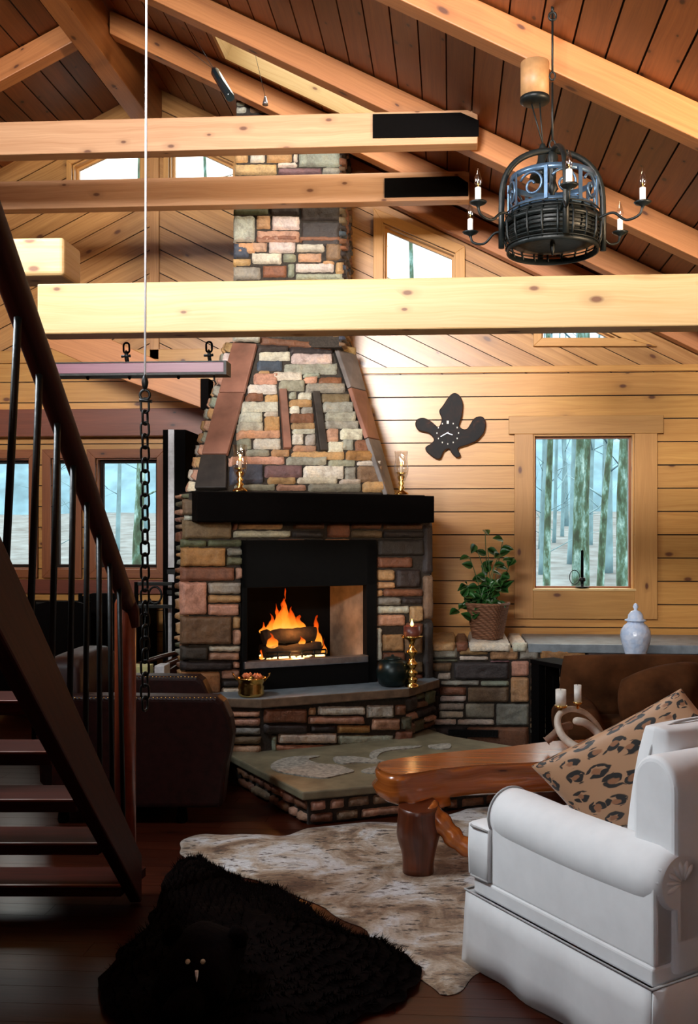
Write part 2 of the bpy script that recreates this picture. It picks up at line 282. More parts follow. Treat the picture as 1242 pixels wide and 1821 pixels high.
# ------------------------------------------------------------------ mesh builder
class MB:
    def __init__(s): s.v = []; s.f = []; s.uv = []; s.c = []; s.m = []; s.sm = []
    def face(s, idx, uvs=None, col=(1, 1, 1), m=0, smooth=False):
        s.f.append(idx); s.uv.append(uvs or [(0, 0)]*len(idx)); s.c.append(col); s.m.append(m); s.sm.append(smooth)
    def quadface(s, pts, uvs=None, col=(1, 1, 1), m=0, smooth=False):
        b = len(s.v); s.v += [V(p) for p in pts]; s.face(list(range(b, b+len(pts))), uvs, col, m, smooth)
    # box from a corner with three edge vectors; grain runs along a
    def box(s, o, a, b, c, col=None, m=0, off=None):
        o, a, b, c = V(o), V(a), V(b), V(c)
        if a.cross(b).dot(c) < 0: b, c = c, b
        n = len(s.v); s.v += [o, o+a, o+a+b, o+b, o+c, o+a+c, o+a+b+c, o+b+c]
        la, lb, lc = a.length, b.length, c.length
        ou, ov = off if off else (random.random()*20, random.random()*20)
        if col is None: t = random.uniform(.62, 1.12); col = (t, t*random.uniform(.92, 1.04), t*random.uniform(.85, 1.05))
        def q(ids, w, h, sh, swap=False):
            u = [(0, 0), (w, 0), (w, h), (0, h)]
            if swap: u = [(y, x) for x, y in u]
            s.face([n+i for i in ids], [(ou+x, ov+y+sh) for x, y in u], col, m)
        q((0, 3, 2, 1), lb, la, .0, True); q((4, 5, 6, 7), la, lb, .0)
        q((0, 1, 5, 4), la, lc, lb+.1); q((2, 3, 7, 6), la, lc, lb+.4)
        q((1, 2, 6, 5), lb, lc, .7); q((3, 0, 4, 7), lb, lc, 1.1)
    def aabb(s, x0, x1, y0, y1, z0, z1, axis='x', **k):
        o = V((x0, y0, z0)); X = V((x1-x0, 0, 0)); Y = V((0, y1-y0, 0)); Z = V((0, 0, z1-z0))
        if axis == 'x': s.box(o, X, Z, Y, **k)
        elif axis == 'z': s.box(o, Z, X, Y, **k)
        else: s.box(o, Y, X, Z, **k)
    def tube(s, pts, rad, seg=8, m=0, col=(1, 1, 1), caps=True, smooth=True, closed=False, flat=1.0, up=None):
        pts = [V(p) for p in pts]; n = len(pts)
        if not hasattr(rad, '__len__'): rad = [rad]*n
        if closed: tan = [(pts[(i+1) % n]-pts[i-1]).normalized() for i in range(n)]
        else: tan = [(pts[min(i+1, n-1)]-pts[max(i-1, 0)]).normalized() for i in range(n)]
        u = V(up) if up else (V((0, 0, 1)) if abs(tan[0].z) < .9 else V((1, 0, 0)))
        b0 = len(s.v); L = 0
        for i in range(n):
            if not up: pass
            x = tan[i].cross(u).normalized(); y = x.cross(tan[i]).normalized()
            if not up: u = y
            for k in range(seg):
                a = 2*math.pi*k/seg; s.v.append(pts[i]+x*(math.cos(a)*rad[i])+y*(math.sin(a)*rad[i]*flat))
        rng = n if closed else n-1
        for i in range(rng):
            j = (i+1) % n; dl = (pts[j]-pts[i]).length
            for k in range(seg):
                k2 = (k+1) % seg; w = 2*math.pi*max(rad)/seg
                s.face([b0+i*seg+k, b0+i*seg+k2, b0+j*seg+k2, b0+j*seg+k], [(L, k*w), (L, (k+1)*w), (L+dl, (k+1)*w), (L+dl, k*w)], col, m, smooth)
            L += dl
        if caps and not closed:
            s.face([b0+k for k in range(seg)][::-1], None, col, m); s.face([b0+(n-1)*seg+k for k in range(seg)], None, col, m)
    def lathe(s, prof, c, seg=24, m=0, col=(1, 1, 1), smooth=True, sx=1.0, sy=1.0, cap=True):
        c = V(c); b0 = len(s.v); n = len(prof)
        for r, z in prof:
            for k in range(seg):
                a = 2*math.pi*k/seg; s.v.append(c+V((math.cos(a)*r*sx, math.sin(a)*r*sy, z)))
        for i in range(n-1):
            for k in range(seg):
                k2 = (k+1) % seg
                s.face([b0+i*seg+k, b0+i*seg+k2, b0+(i+1)*seg+k2, b0+(i+1)*seg+k],
                       [(k/seg, i/n), ((k+1)/seg, i/n), ((k+1)/seg, (i+1)/n), (k/seg, (i+1)/n)], col, m, smooth)
        if cap:
            if prof[0][0] > 1e-4: s.face([b0+k for k in range(seg)][::-1], None, col, m)
            if prof[-1][0] > 1e-4: s.face([b0+(n-1)*seg+k for k in range(seg)], None, col, m)
    # polygon (3D points, one plane) extruded along vector e
    def slab(s, pts, e, m=0, col=(1, 1, 1), mside=None, udir=None, off=(0, 0), smooth=False):
        pts = [V(p) for p in pts]; e = V(e); n = len(pts)
        nr = V((0, 0, 0))
        for i in range(n): nr += pts[i].cross(pts[(i+1) % n])
        if nr.dot(e) < 0: pts = pts[::-1]
        nr = e.normalized(); ud = V(udir).normalized() if udir else (pts[1]-pts[0]).normalized(); vd = nr.cross(ud)
        U = [(p.dot(ud)+off[0], p.dot(vd)+off[1]) for p in pts]
        b = len(s.v); s.v += pts+[p+e for p in pts]
        s.face([b+n+i for i in range(n)], U, col, m, smooth); s.face([b+i for i in range(n)][::-1], U[::-1], col, m)
        ms = m if mside is None else mside; h = e.length
        for i in range(n):
            j = (i+1) % n; w = (pts[j]-pts[i]).length
            s.face([b+i, b+j, b+n+j, b+n+i], [(off[0], off[1]), (off[0]+w, off[1]), (off[0]+w, off[1]+h), (off[0], off[1]+h)], col, ms, smooth)
    # puffed cushion: centre, half axes
    def cushion(s, c, ax, ay, az, n=14, p=3.0, edge=.12, m=0, uvs=1.0, lump=0.0, rnd=0.0):
        c, ax, ay, az = V(c), V(ax), V(ay), V(az)
        for sg in (1, -1):
            b = len(s.v)
            for i in range(n+1):
                for j in range(n+1):
                    x = math.sin((i/n-.5)*math.pi); y = math.sin((j/n-.5)*math.pi)
                    X_, Y_ = x*math.sqrt(1-rnd*y*y/2), y*math.sqrt(1-rnd*x*x/2)
                    t = ((1-abs(x)**p)*(1-abs(y)**p))**.5 if abs(x) < 1 and abs(y) < 1 else 0
                    t = edge*(0 if (i in (0, n) or j in (0, n)) else 1)+(1-edge)*t
                    pin = 1-.045*(1-abs(y)**2)*abs(x)**6; pin2 = 1-.045*(1-abs(x)**2)*abs(y)**6
                    q = c+ax*X_*pin+ay*Y_*pin2+az*t*sg
                    if lump: q += az.normalized()*noise.noise(q*9)*lump*t
                    s.v.append(q)
            for i in range(n):
                for j in range(n):
                    ids = [b+i*(n+1)+j, b+(i+1)*(n+1)+j, b+(i+1)*(n+1)+j+1, b+i*(n+1)+j+1]
                    uu = [(i/n*uvs, j/n*uvs), ((i+1)/n*uvs, j/n*uvs), ((i+1)/n*uvs, (j+1)/n*uvs), (i/n*uvs, (j+1)/n*uvs)]
                    if sg < 0: ids = ids[::-1]; uu = uu[::-1]
                    s.face(ids, uu, (1, 1, 1), m, True)
    # closed 2D profile swept from p0 along e (profile in x,y axes)
    def sweep(s, prof, p0, x, y, e, n=1, m=0, smooth=True, deform=None):
        p0, x, y, e = V(p0), V(x), V(y), V(e); k = len(prof); b = len(s.v)
        for i in range(n+1):
            for a, c in prof:
                t = i/n
                if deform: a, c = deform(a, c, t)
                s.v.append(p0+e*t+x*a+y*c)
        flip = x.cross(y).dot(e) < 0
        for i in range(n):
            for j in range(k):
                j2 = (j+1) % k; ids = [b+i*k+j, b+i*k+j2, b+(i+1)*k+j2, b+(i+1)*k+j]
                s.face(ids[::-1] if flip else ids, [(i/n, j/k)]*4, (1, 1, 1), m, smooth)
        a = [b+j for j in range(k)]; z = [b+n*k+j for j in range(k)]
        s.face(a if flip else a[::-1], None, (1, 1, 1), m); s.face(z[::-1] if flip else z, None, (1, 1, 1), m)
    def build(s, name, mats, parent=None, bevel=0, seg=2, subsurf=0, auto=True):
        if not isinstance(mats, (list, tuple)): mats = [mats]
        xs = [p.x for p in s.v]; ys = [p.y for p in s.v]; zs = [p.z for p in s.v]
        c = V(((min(xs)+max(xs))/2, (min(ys)+max(ys))/2, min(zs)))
        me = bpy.data.meshes.new(name); me.from_pydata([tuple(p-c) for p in s.v], [], s.f)
        for m in mats: me.materials.append(m)
        me.polygons.foreach_set('material_index', s.m); me.polygons.foreach_set('use_smooth', s.sm)
        ul = me.uv_layers.new(name='UVMap'); fl = []
        for u in s.uv:
            for a in u: fl += [a[0], a[1]]
        ul.data.foreach_set('uv', fl)
        at = me.attributes.new('col', 'FLOAT_COLOR', 'FACE'); fc = []
        for q in s.c: fc += [q[0], q[1], q[2], 1.0]
        at.data.foreach_set('color', fc); me.update()
        o = bpy.data.objects.new(name, me); C.objects.link(o); o.location = c
        if parent is not None:
            o.parent = parent; o.matrix_parent_inverse = PINV[parent.name]
            PINV[o.name] = PINV[parent.name]
            if parent.type == 'MESH':
                o.matrix_parent_inverse = Matrix.Translation(-WORLD[parent.name])
        WORLD[o.name] = c; PINV[o.name] = Matrix.Translation(-c)
        if bevel:
            md = o.modifiers.new('bevel', 'BEVEL'); md.width = bevel; md.segments = seg; md.limit_method = 'ANGLE'; md.angle_limit = math.radians(50)
        if subsurf:
            md = o.modifiers.new('sub', 'SUBSURF'); md.levels = subsurf; md.render_levels = subsurf
        return o
PINV = {}; WORLD = {}
def tag(o, label, cat, group=None, kind=None):
    o['label'] = label; o['category'] = cat
    if group: o['group'] = group
    if kind: o['kind'] = kind
    return o
def thing(name, label, cat, loc, group=None):
    o = bpy.data.objects.new(name, None); C.objects.link(o); o.location = V(loc); o.empty_display_size = .1
    PINV[o.name] = Matrix.Translation(-V(loc)); WORLD[o.name] = V(loc); return tag(o, label, cat, group)
def struct(o): o['kind'] = 'structure'; return o
def dup(root, loc, rz=0.0, label=None, scale=None):
    r = root.copy(); C.objects.link(r); r.location = V(loc); r.rotation_euler = (0, 0, rz)
    if scale: r.scale = (scale,)*3
    if label: r['label'] = label
    for ch in list(root.children):
        c = ch.copy(); C.objects.link(c); c.parent = r
        for g in list(ch.children):
            d = g.copy(); C.objects.link(d); d.parent = c
    return r

# ---------- clipping boards to convex cells
def clip(poly, cell):
    area2 = sum(cell[i][0]*cell[(i+1) % len(cell)][1]-cell[(i+1) % len(cell)][0]*cell[i][1] for i in range(len(cell)))
    if area2 < 0: cell = cell[::-1]
    out = poly
    for i in range(len(cell)):
        a, b = cell[i], cell[(i+1) % len(cell)]; inp = out; out = []
        def side(p): return (b[0]-a[0])*(p[1]-a[1])-(b[1]-a[1])*(p[0]-a[0])
        for j in range(len(inp)):
            p, q = inp[j], inp[(j+1) % len(inp)]; sp, sq = side(p), side(q)
            if sp >= 0: out.append(p)
            if (sp >= 0) != (sq >= 0):
                t = sp/(sp-sq); out.append((p[0]+(q[0]-p[0])*t, p[1]+(q[1]-p[1])*t))
        if len(out) < 3: return []
    return out
# boards of width w at angle ang over the cells; to3(a,b) -> point; n = outward vector; backing behind
def boards(mb, cells, ang, w, to3, n, gap=.008, th=.016, back=.08, org=(0, 0), m=0, mback=1, tone=(.7, 1.1), avoid=None):
    n = V(n).normalized(); ca, sa = math.cos(ang), math.sin(ang)
    for cell in cells: mb.slab([to3(*p)-n*th for p in cell], -n*back, m=mback)
    ts = [(p[0]-org[0])*-sa+(p[1]-org[1])*ca for c in cells for p in c]
    ud = to3(ca, sa)-to3(0, 0)
    for k in range(math.floor(min(ts)/w)-1, math.ceil(max(ts)/w)+1):
        rnd = random.Random(k*7+int(w*1000)); t = rnd.uniform(*tone); col = (t, t*rnd.uniform(.93, 1.02), t*rnd.uniform(.85, 1.02)); off = (rnd.random()*30, rnd.random()*30)
        a, b = k*w+gap/2, (k+1)*w-gap/2; L = 40
        P = [(org[0]+ca*x-sa*y, org[1]+sa*x+ca*y) for x, y in ((-L, a), (L, a), (L, b), (-L, b))]
        for cell in cells:
            q = clip(P, cell)
            if len(q) >= 3: mb.slab([to3(*p)-n*th for p in q], n*th, m=m, col=col, udir=ud, off=off)

# ---------- stones
PAL = {'w': (.60, .56, .47), 'g': (.30, .31, .25), 't': (.46, .28, .13), 'p': (.48, .27, .18), 'r': (.20, .085, .045), 'k': (.035, .028, .026),
       'm': (.20, .11, .12), 'b': (.06, .075, .11), 'o': (.38, .19, .07), 'n': (.19, .125, .07), 'e': (.11, .12, .07)}
def stone(mb, P, n, col, depth=.04, rough=.008):
    # P: four corners (bottom-left, bottom-right, top-right, top-left)
    P = [V(p) for p in P]; n = V(n).normalized()
    w = max((P[1]-P[0]).length, (P[2]-P[3]).length); h = max((P[3]-P[0]).length, (P[2]-P[1]).length)
    nx = max(4, min(22, int(w/.017))); nz = max(4, min(16, int(h/.014)))
    c = PAL[col] if isinstance(col, str) else col; t = random.uniform(.8, 1.18); c = tuple(min(1, x*t*random.uniform(.93, 1.07)) for x in c)
    base = len(mb.v); dd = depth*random.uniform(.65, 1.15); sd = V((random.random()*9, random.random()*9, random.random()*9))
    tilt = (random.uniform(-.008, .008), random.uniform(-.008, .008))
    for j in range(nz+1):
        for i in range(nx+1):
            x, y = i/nx, j/nz
            q = (P[0]*(1-x)+P[1]*x)*(1-y)+(P[3]*(1-x)+P[2]*x)*y
            e = min(x*w, (1-x)*w, y*h, (1-y)*h)
            k = min(1, e/.012); k = math.sqrt(max(0, 1-(1-k)**2))
            d = -.02+(dd+.02)*k
            if e > 0: d += noise.fractal(q*26+sd, 1.0, 2.0, 3)*rough*1.1*min(1, e/.01)+tilt[0]*(x-.5)+tilt[1]*(y-.5)
            jit = V((noise.noise(q*30+sd), noise.noise(q*30+sd+V((5, 5, 5))), noise.noise(q*30-sd)))*.005
            mb.v.append(q+n*d+(jit-n*jit.dot(n)))
    for j in range(nz):
        for i in range(nx):
            a = base+j*(nx+1)+i; ids = [a, a+1, a+nx+2, a+nx+1]
            if (mb.v[ids[1]]-mb.v[ids[0]]).cross(mb.v[ids[3]]-mb.v[ids[0]]).dot(n) < 0: ids = ids[::-1]
            mb.face(ids, None, c, 0, True)
def fill(mb, L, R, z0, z1, to3, n, mix='wwgtpprnotk', depth=.04, smin=.09, smax=.30, hs=(.045, .06, .075, .10), g=.006):
    z = z0
    while z < z1-.02:
        h = random.choice(hs); h = min(h, z1-z)
        if z1-(z+h) < .03: h = z1-z
        x = -99; first = True; xe = max(R(z), R(z+h)); x = min(L(z), L(z+h))
        while x < xe-.02:
            w = random.uniform(smin, smax)
            if xe-(x+w) < .06: w = xe-x
            a, b = x+g, x+w-g
            def cl(t, zz): return max(L(zz), min(R(zz), t))
            split = h > .085 and random.random() < .45
            for (za, zb) in ([(z, z+h*.5), (z+h*.5, z+h)] if split else [(z, z+h)]):
                za2, zb2 = za+g*.6, zb-g*.6
                pa = [cl(a, za2), cl(b, za2), cl(b, zb2), cl(a, zb2)]
                if pa[1]-pa[0] > .015 or pa[2]-pa[3] > .015:
                    stone(mb, [to3(pa[0], za2), to3(pa[1], za2), to3(pa[2], zb2), to3(pa[3], zb2)], n, random.choice(mix), depth)
            x += w
        z += h
def cat(pts, k=6, closed=True):
    out = []; n = len(pts); P = [V(p) for p in pts]
    for i in range(n if closed else n-1):
        if closed: p0, p1, p2, p3 = P[i-1], P[i], P[(i+1) % n], P[(i+2) % n]
        else: p0, p1, p2, p3 = P[max(i-1, 0)], P[i], P[i+1], P[min(i+2, n-1)]
        for j in range(k):
            t = j/k; out.append(.5*((2*p1)+(p2-p0)*t+(2*p0-5*p1+4*p2-p3)*t*t+(3*p1-p0-3*p2+p3)*t**3))
    if not closed: out.append(P[-1])
    return out

# ================================================================== ROOM SHELL
RX, ZR = -2.84, 5.99                      # ridge line
def roofz(x): return ZR-.5*abs(x-RX)
XL, XR, YB, YRW, YLW = -5.2, 3.7, -5.2, 8.45, 9.0
XJ = aty(520, 500, YRW).x                 # where the two back walls meet, behind the chimney
# floor
mb = MB(); rr = random.Random(3); y = YB
while y < 9.1:
    x = XL-rr.random()*1.5
    while x < XR:
        L = rr.uniform(1.2, 2.6); x1 = min(x+L, XR+.1)
        if x1 > XL: mb.aabb(max(x, XL-.1)+.001, x1-.001, y+.001, y+.129, -.03, 0)
        x += L
    y += .13
mb.aabb(XL-.1, XR+.1, YB, 9.1, -.12, -.028, m=1)
struct(mb.build('floor', [M['floor'], M['gap']]))
# side and rear walls
def simple_wall(name, x0, x1, y0, y1, z1):
    mb = MB(); mb.aabb(x0, x1, y0, y1, -.1, z1); struct(mb.build(name, M['siding']))
simple_wall('wall_left', XL-.1, XL, YB, YLW+.1, roofz(XL)+.05)
simple_wall('wall_right', XR, XR+.1, YB, YRW+.1, roofz(XR)+.05)
mb = MB(); mb.slab([(XL, YB, -.1), (XR, YB, -.1), (XR, YB, roofz(XR)), (RX, YB, ZR), (XL, YB, roofz(XL))], (0, -.1, 0)); struct(mb.build('wall_rear', M['siding']))

# --- back wall, right: horizontal siding below, boards parallel to the roof above, holes for the windows
def wpt(Y): return lambda a, b: V((a, Y, b))
def wx(px, py, Y): p = aty(px, py, Y); return (p.x, p.z)
Y = YRW
w1 = (wx(948, 900, Y)[0], wx(1128, 900, Y)[0], wx(1040, 1050, Y)[1], wx(1040, 772, Y)[1])      # main window opening
zs = wx(900, 664, Y)[1]                                                                       # siding / diagonal boards line
z0 = -.05
mb = MB(); cells = [[(XJ, z0), (w1[0], z0), (w1[0], zs), (XJ, zs)], [(w1[1], z0), (XR, z0), (XR, roofz(XR)), (RX+2*(ZR-zs), zs), (w1[1], zs)],
                    [(w1[0], z0), (w1[1], z0), (w1[1], w1[2]), (w1[0], w1[2])], [(w1[0], w1[3]), (w1[1], w1[3]), (w1[1], zs), (w1[0], zs)]]
hb = wx(900, 705, Y); bw = zs-hb[1]
boards(mb, cells, 0, bw, wpt(Y), (0, -1, 0), org=(0, zs), gap=.010)
# upper part, cells around the two gable windows
uA = [wx(682, 398, Y), wx(810, 452, Y), wx(810, 545, Y), wx(682, 545, Y)]      # tall trapezoid window left
uB = [wx(963, 556, Y), wx(1010, 556, Y), wx(1106, 603, Y), wx(963, 603, Y)]    # low trapezoid window right
ua0, ua1, uab = uA[0][0], uA[1][0], uA[2][1]
ub0, ub1, ubb, ubt = uB[0][0], uB[2][0], uB[3][1], uB[0][1]; ubm = uB[1][0]
R = lambda x: (x, roofz(x))
cu = [[(XJ, zs), (ua0, zs), R(ua0), R(XJ)], [(ua0, zs), (ua1, zs), (ua1, uab), (ua0, uab)], [(ua0, uA[0][1]), (ua1, uA[1][1]), R(ua1), R(ua0)],
      [(ua1, zs), (ub0, zs), R(ub0), R(ua1)], [(ub0, zs), (ub1, zs), (ub1, ubb), (ub0, ubb)], [(ub0, ubt), (ubm, ubt), R(ubm), R(ub0)],
      [(ubm, ubt), (ub1, ubb), R(ub1), R(ubm)], [(ub1, zs), (RX+2*(ZR-zs), zs), R(ub1)]]
boards(mb, cu, -math.atan(.5), .165, wpt(Y), (0, -1, 0), org=(0, 4.0), gap=.007, m=2)
struct(mb.build('wall_back_right', [M['siding'], M['gap'], M['chevron']]))
# flat band between siding and diagonal boards
mb = MB(); a = wx(900, 656, Y)[1]; mb.aabb(XJ, XR, Y-.022, Y+.0, zs+.005, a+.02); struct(mb.build('trim_1', M['siding'], bevel=.003))

# --- back wall, left
Y = YLW; zl = wx(300, 640, Y)[1]; zr0, zr1 = wx(200, 778, Y)[1], wx(200, 730, Y)[1]
g1 = [wx(130, 294, Y), wx(251, 236, Y), wx(251, 330, Y), wx(130, 330, Y)]
g2 = [wx(302, 238, Y), wx(417, 291, Y), wx(417, 330, Y), wx(302, 330, Y)]
d1 = (wx(172, 900, Y)[0], wx(281, 900, Y)[0], wx(220, 1012, Y)[1], wx(220, 815, Y)[1])
d2 = (wx(93, 900, Y)[0], wx(132, 900, Y)[0], d1[2], d1[3])
d3 = (wx(-20, 900, Y)[0], wx(54, 900, Y)[0], d1[2], d1[3])
XE = XJ+.1; mb = MB()
xs = [XL, d3[0], d3[1], d2[0], d2[1], d1[0], d1[1], XE]
cells = []
for i in range(7):
    a, b = xs[i], xs[i+1]
    if i % 2 == 0: cells.append([(a, z0), (b, z0), (b, zl), (a, zl)])
    else: cells += [[(a, z0), (b, z0), (b, d1[2]), (a, d1[2])], [(a, d1[3]), (b, d1[3]), (b, zl), (a, zl)]]
boards(mb, cells, 0, .20, wpt(Y), (0, -1, 0), org=(0, zl), gap=.009)
gb, mid = g1[2][1], wx(276, 400, Y)[0]
lc = [[(XL, zl), (g1[0][0], zl), R(g1[0][0]), R(XL)], [(g1[0][0], zl), (g1[1][0], zl), (g1[1][0], gb), (g1[0][0], gb)],
      [g1[0], g1[1], R(g1[1][0]), R(g1[0][0])], [(g1[1][0], zl), (mid, zl), R(mid), R(g1[1][0])]]
rc = [[(mid, zl), (g2[0][0], zl), R(g2[0][0]), R(mid)], [(g2[0][0], zl), (g2[1][0], zl), (g2[1][0], gb), (g2[0][0], gb)],
      [g2[0], g2[1], R(g2[1][0]), R(g2[0][0])], [(g2[1][0], zl), (XE, zl), R(XE), R(g2[1][0])]]
boards(mb, lc, math.atan(.5), .2, wpt(Y), (0, -1, 0), org=(mid, 4.0), gap=.009, m=2)
boards(mb, rc, -math.atan(.5), .2, wpt(Y), (0, -1, 0), org=(mid, 4.0), gap=.009, m=2)
mb.aabb(XJ, XJ+.1, YRW, YLW, -.1, roofz(XJ), m=1)
struct(mb.build('wall_back_left', [M['siding'], M['gap'], M['chevron']]))
mb = MB(); mb.aabb(mid-.045, mid+.045, Y-.03, Y, zl, 5.5, axis='z'); struct(mb.build('trim_2', M['chevron'], bevel=.003))
mb = MB(); mb.aabb(XL, XE, Y-.03, Y, wx(300, 640, Y)[1]-.02, wx(300, 622, Y)[1]); struct(mb.build('trim_3', M['siding'], bevel=.003))
mb = MB(); mb.aabb(XL, XE, Y-.14, Y, zr0, zr1); struct(mb.build('trim_4', M['redwood'], bevel=.004))
mb = MB(); mb.aabb(XL, XE, Y-.05, Y, wx(200, 1050, Y)[1]-.03, d1[2]-.10); struct(mb.build('trim_5', M['redwood'], bevel=.004))

# --- ceiling: two roof slopes of boards running front to back, skylight hole in the right slope
YS0, YS1 = 6.72, 7.46
nR = V((-.5, 0, -1)).normalized()                       # into the room, right slope
def onroof(px, py):                                     # x where this pixel meets the right slope
    q = ray(px, py); t = (ZR+.5*RX-EYE)/(q.z+.5*q.x); return (EY+q*t).x
SX0, SX1 = -1.78, -.40
s5 = math.sqrt(1.25)
def r3(a, b): return V((RX+b/s5, a, ZR-.5*b/s5))        # a along Y, b down slope
bb = lambda x: (x-RX)*s5
E = bb(XR)+.2
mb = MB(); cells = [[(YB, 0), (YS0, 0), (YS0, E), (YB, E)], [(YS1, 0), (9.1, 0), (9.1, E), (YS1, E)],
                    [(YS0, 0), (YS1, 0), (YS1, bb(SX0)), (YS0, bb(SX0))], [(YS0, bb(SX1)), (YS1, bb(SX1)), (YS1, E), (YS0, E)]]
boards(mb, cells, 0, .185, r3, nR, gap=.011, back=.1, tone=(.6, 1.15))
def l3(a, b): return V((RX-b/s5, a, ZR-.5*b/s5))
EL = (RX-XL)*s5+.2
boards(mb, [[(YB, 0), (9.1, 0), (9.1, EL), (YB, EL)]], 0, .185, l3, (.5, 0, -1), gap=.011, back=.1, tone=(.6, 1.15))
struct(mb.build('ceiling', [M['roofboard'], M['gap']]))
# skylight: pale pine shaft and pane
mb = MB(); up = -nR*.34
c4 = [r3(YS0, bb(SX0)), r3(YS1, bb(SX0)), r3(YS1, bb(SX1)), r3(YS0, bb(SX1))]
for i in range(4):
    p, q = c4[i], c4[(i+1) % 4]; out = ((p+q)/2-(c4[0]+c4[2])/2).normalized()*.03
    mb.box(p+nR*.005-out*.3, q-p, up, out)
sk = mb.build('window_1', M['beam_near']); struct(sk)
mb = MB(); mb.slab([p+up*.92 for p in c4], up.normalized()*.01); mb.build('pane', M['glass'], sk)

# --- windows
def frame_poly(mb, pts, Y, w, d0, d1, m=0):          # casing strips around a polygon (x,z), width w, from y=Y-d0 to Y+d1
    n = len(pts); area2 = sum(pts[i][0]*pts[(i+1) % n][1]-pts[(i+1) % n][0]*pts[i][1] for i in range(n)); P = pts if area2 > 0 else pts[::-1]
    off = []
    for i in range(n):
        a, b, c = V((*P[i-1], 0)), V((*P[i], 0)), V((*P[(i+1) % n], 0))
        e1 = (b-a).normalized(); e2 = (c-b).normalized(); n1 = V((e1.y, -e1.x, 0)); n2 = V((e2.y, -e2.x, 0))
        k = (n1+n2); k = k/(1+n1.dot(n2)); q = b+k*w; off.append((q.x, q.y))
    for i in range(n):
        j = (i+1) % n; pl = [P[i], P[j], off[j], off[i]]
        mb.slab([V((x, Y-d0, z)) for x, z in pl], (0, d0+d1, 0), m=m, udir=V((P[j][0]-P[i][0], 0, P[j][1]-P[i][1])), off=(random.random()*9, random.random()*9))
def window(name, pts, Y, cas, wf=.09, sash=.03, cm='casing', sm='casing', sill=None):
    mb = MB(); frame_poly(mb, pts, Y-.018, wf, .024, .0); o = struct(mb.build(name, M[cm], bevel=.003))
    mb = MB(); frame_poly(mb, pts, Y, -.012, 0, .11); mb.build('jamb', M[cm], o)
    ins = [(p[0], p[1]) for p in pts]; mb = MB(); cx = sum(p[0] for p in pts)/len(pts); cz = sum(p[1] for p in pts)/len(pts)
    frame_poly(mb, pts, Y+.07, -.012-sash, 0, .035); mb.build('sash', M[sm], o)
    mb = MB(); mb.slab([V((x, Y+.085, z)) for x, z in pts], (0, .006, 0)); mb.build('pane', M['glass'], o)
    return o
rect = lambda w: [(w[0], w[2]), (w[1], w[2]), (w[1], w[3]), (w[0], w[3])]
# main window: wide casing with a heavier head board
Y = YRW; w = w1; o = None; mb = MB(); zb = wx(1040, 1100, Y)[1]; zt = wx(1040, 740, Y)[1]; xl, xr = wx(915, 900, Y)[0], wx(1168, 900, Y)[0]
mb.aabb(xl, w[0], Y-.042, Y-.016, zb, w[3], axis='z'); mb.aabb(w[1], xr, Y-.042, Y-.016, zb, w[3], axis='z')
mb.aabb(w[0], w[1], Y-.042, Y-.016, zb, w[2]); mb.aabb(xl-.05, xr+.05, Y-.05, Y-.016, w[3], zt)
o = struct(mb.build('window_2', M['casing'], bevel=.003))
mb = MB(); frame_poly(mb, rect(w), Y-.016, -.016, 0, .13); mb.build('jamb', M['casing'], o, bevel=.002)
mb = MB(); frame_poly(mb, rect(w), Y+.06, -.034, 0, .04); mb.build('sash', M['orange_wood'], o, bevel=.002)
mb = MB(); mb.aabb(w[0], w[1], Y+.082, Y+.088, w[2], w[3]); mb.build('pane', M['glass'], o)
mb = MB(); mb.aabb(w[0]-.005, w[1]+.01, Y-.05, Y+.06, w[2]-.001, w[2]+.018); mb.build('sill', M['beam_near'], o, bevel=.003)
window('window_3', uA, YRW, .09, .085, .02)
window('window_4', uB, YRW, .09, .07, .012)
window('window_5', g1, YLW, .09, .05, .02)
window('window_6', g2, YLW, .09, .05, .02)
for i, d in enumerate((d1, d2, d3)): window('window_%d' % (7+i), rect(d), YLW, .1, .085, .03, 'orange_wood', 'gap')

mb = MB(); mb.aabb(XL, XR, YB, -.6, 2.55, 2.7); struct(mb.build('loft_shade_floor', M['siding'])); mb = MB(); mb.aabb(XL, XR, -.66, -.6, 2.7, 3.38); struct(mb.build('loft_shade_wall', M['siding']))  # unseen loft slab and half wall, added to shade the lower room
# --- timber: ridge beam, rafters, collar ties with steel plates, big near tie beam
mb = MB(); mb.aabb(-2.94, -2.76, YB, YLW, 5.52, 5.93, axis='y')
tag(mb.build('ridge_beam', M['rafter'], bevel=.006), 'long pine ridge beam under the roof peak, running front to back at top left', 'beam')
RY = [-3.5, -2.2, -1.0, .25, 1.5, 2.7, 3.86, 5.0, 6.5, 7.56]
lab = {5.0: 'thick pine rafter crossing the top right corner, behind the hanging rod', 6.5: 'pine rafter just above the skylight, ending behind the steel plate',
       7.56: 'pine rafter just below the skylight, running down to the lower steel plate'}
def rafter(Y, right=True):
    mb = MB(); s = 1 if right else -1; x0 = RX+s*.09; x1 = XR if right else XL
    zt = .19
    mb.box((x0, Y, roofz(x0)-.012-zt), V((x1-x0, 0, roofz(x1)-roofz(x0))), (0, 0, zt), (0, .13, 0))
    return mb.build('rafter', M['rafter'], bevel=.006)
for Y in RY:
    if Y in lab: tag(rafter(Y), lab[Y], 'beam', 'rafters of the right roof slope')
tag(rafter(7.56, False), 'pine rafter on the left roof slope, far left beside the ridge beam', 'beam', 'rafters of the left roof slope')
mb = MB(); Yg = YRW-.15; XG = aty(622, 430, Yg).x; mb.box((XG, Yg, roofz(XG)-.25), V((XR-XG, 0, -.5*(XR-XG))), (0, 0, .235), (0, .1, 0))
tag(mb.build('rafter', M['rafter'], bevel=.006), 'pine rafter against the gable wall above the sloping window', 'beam', 'rafters of the right roof slope')
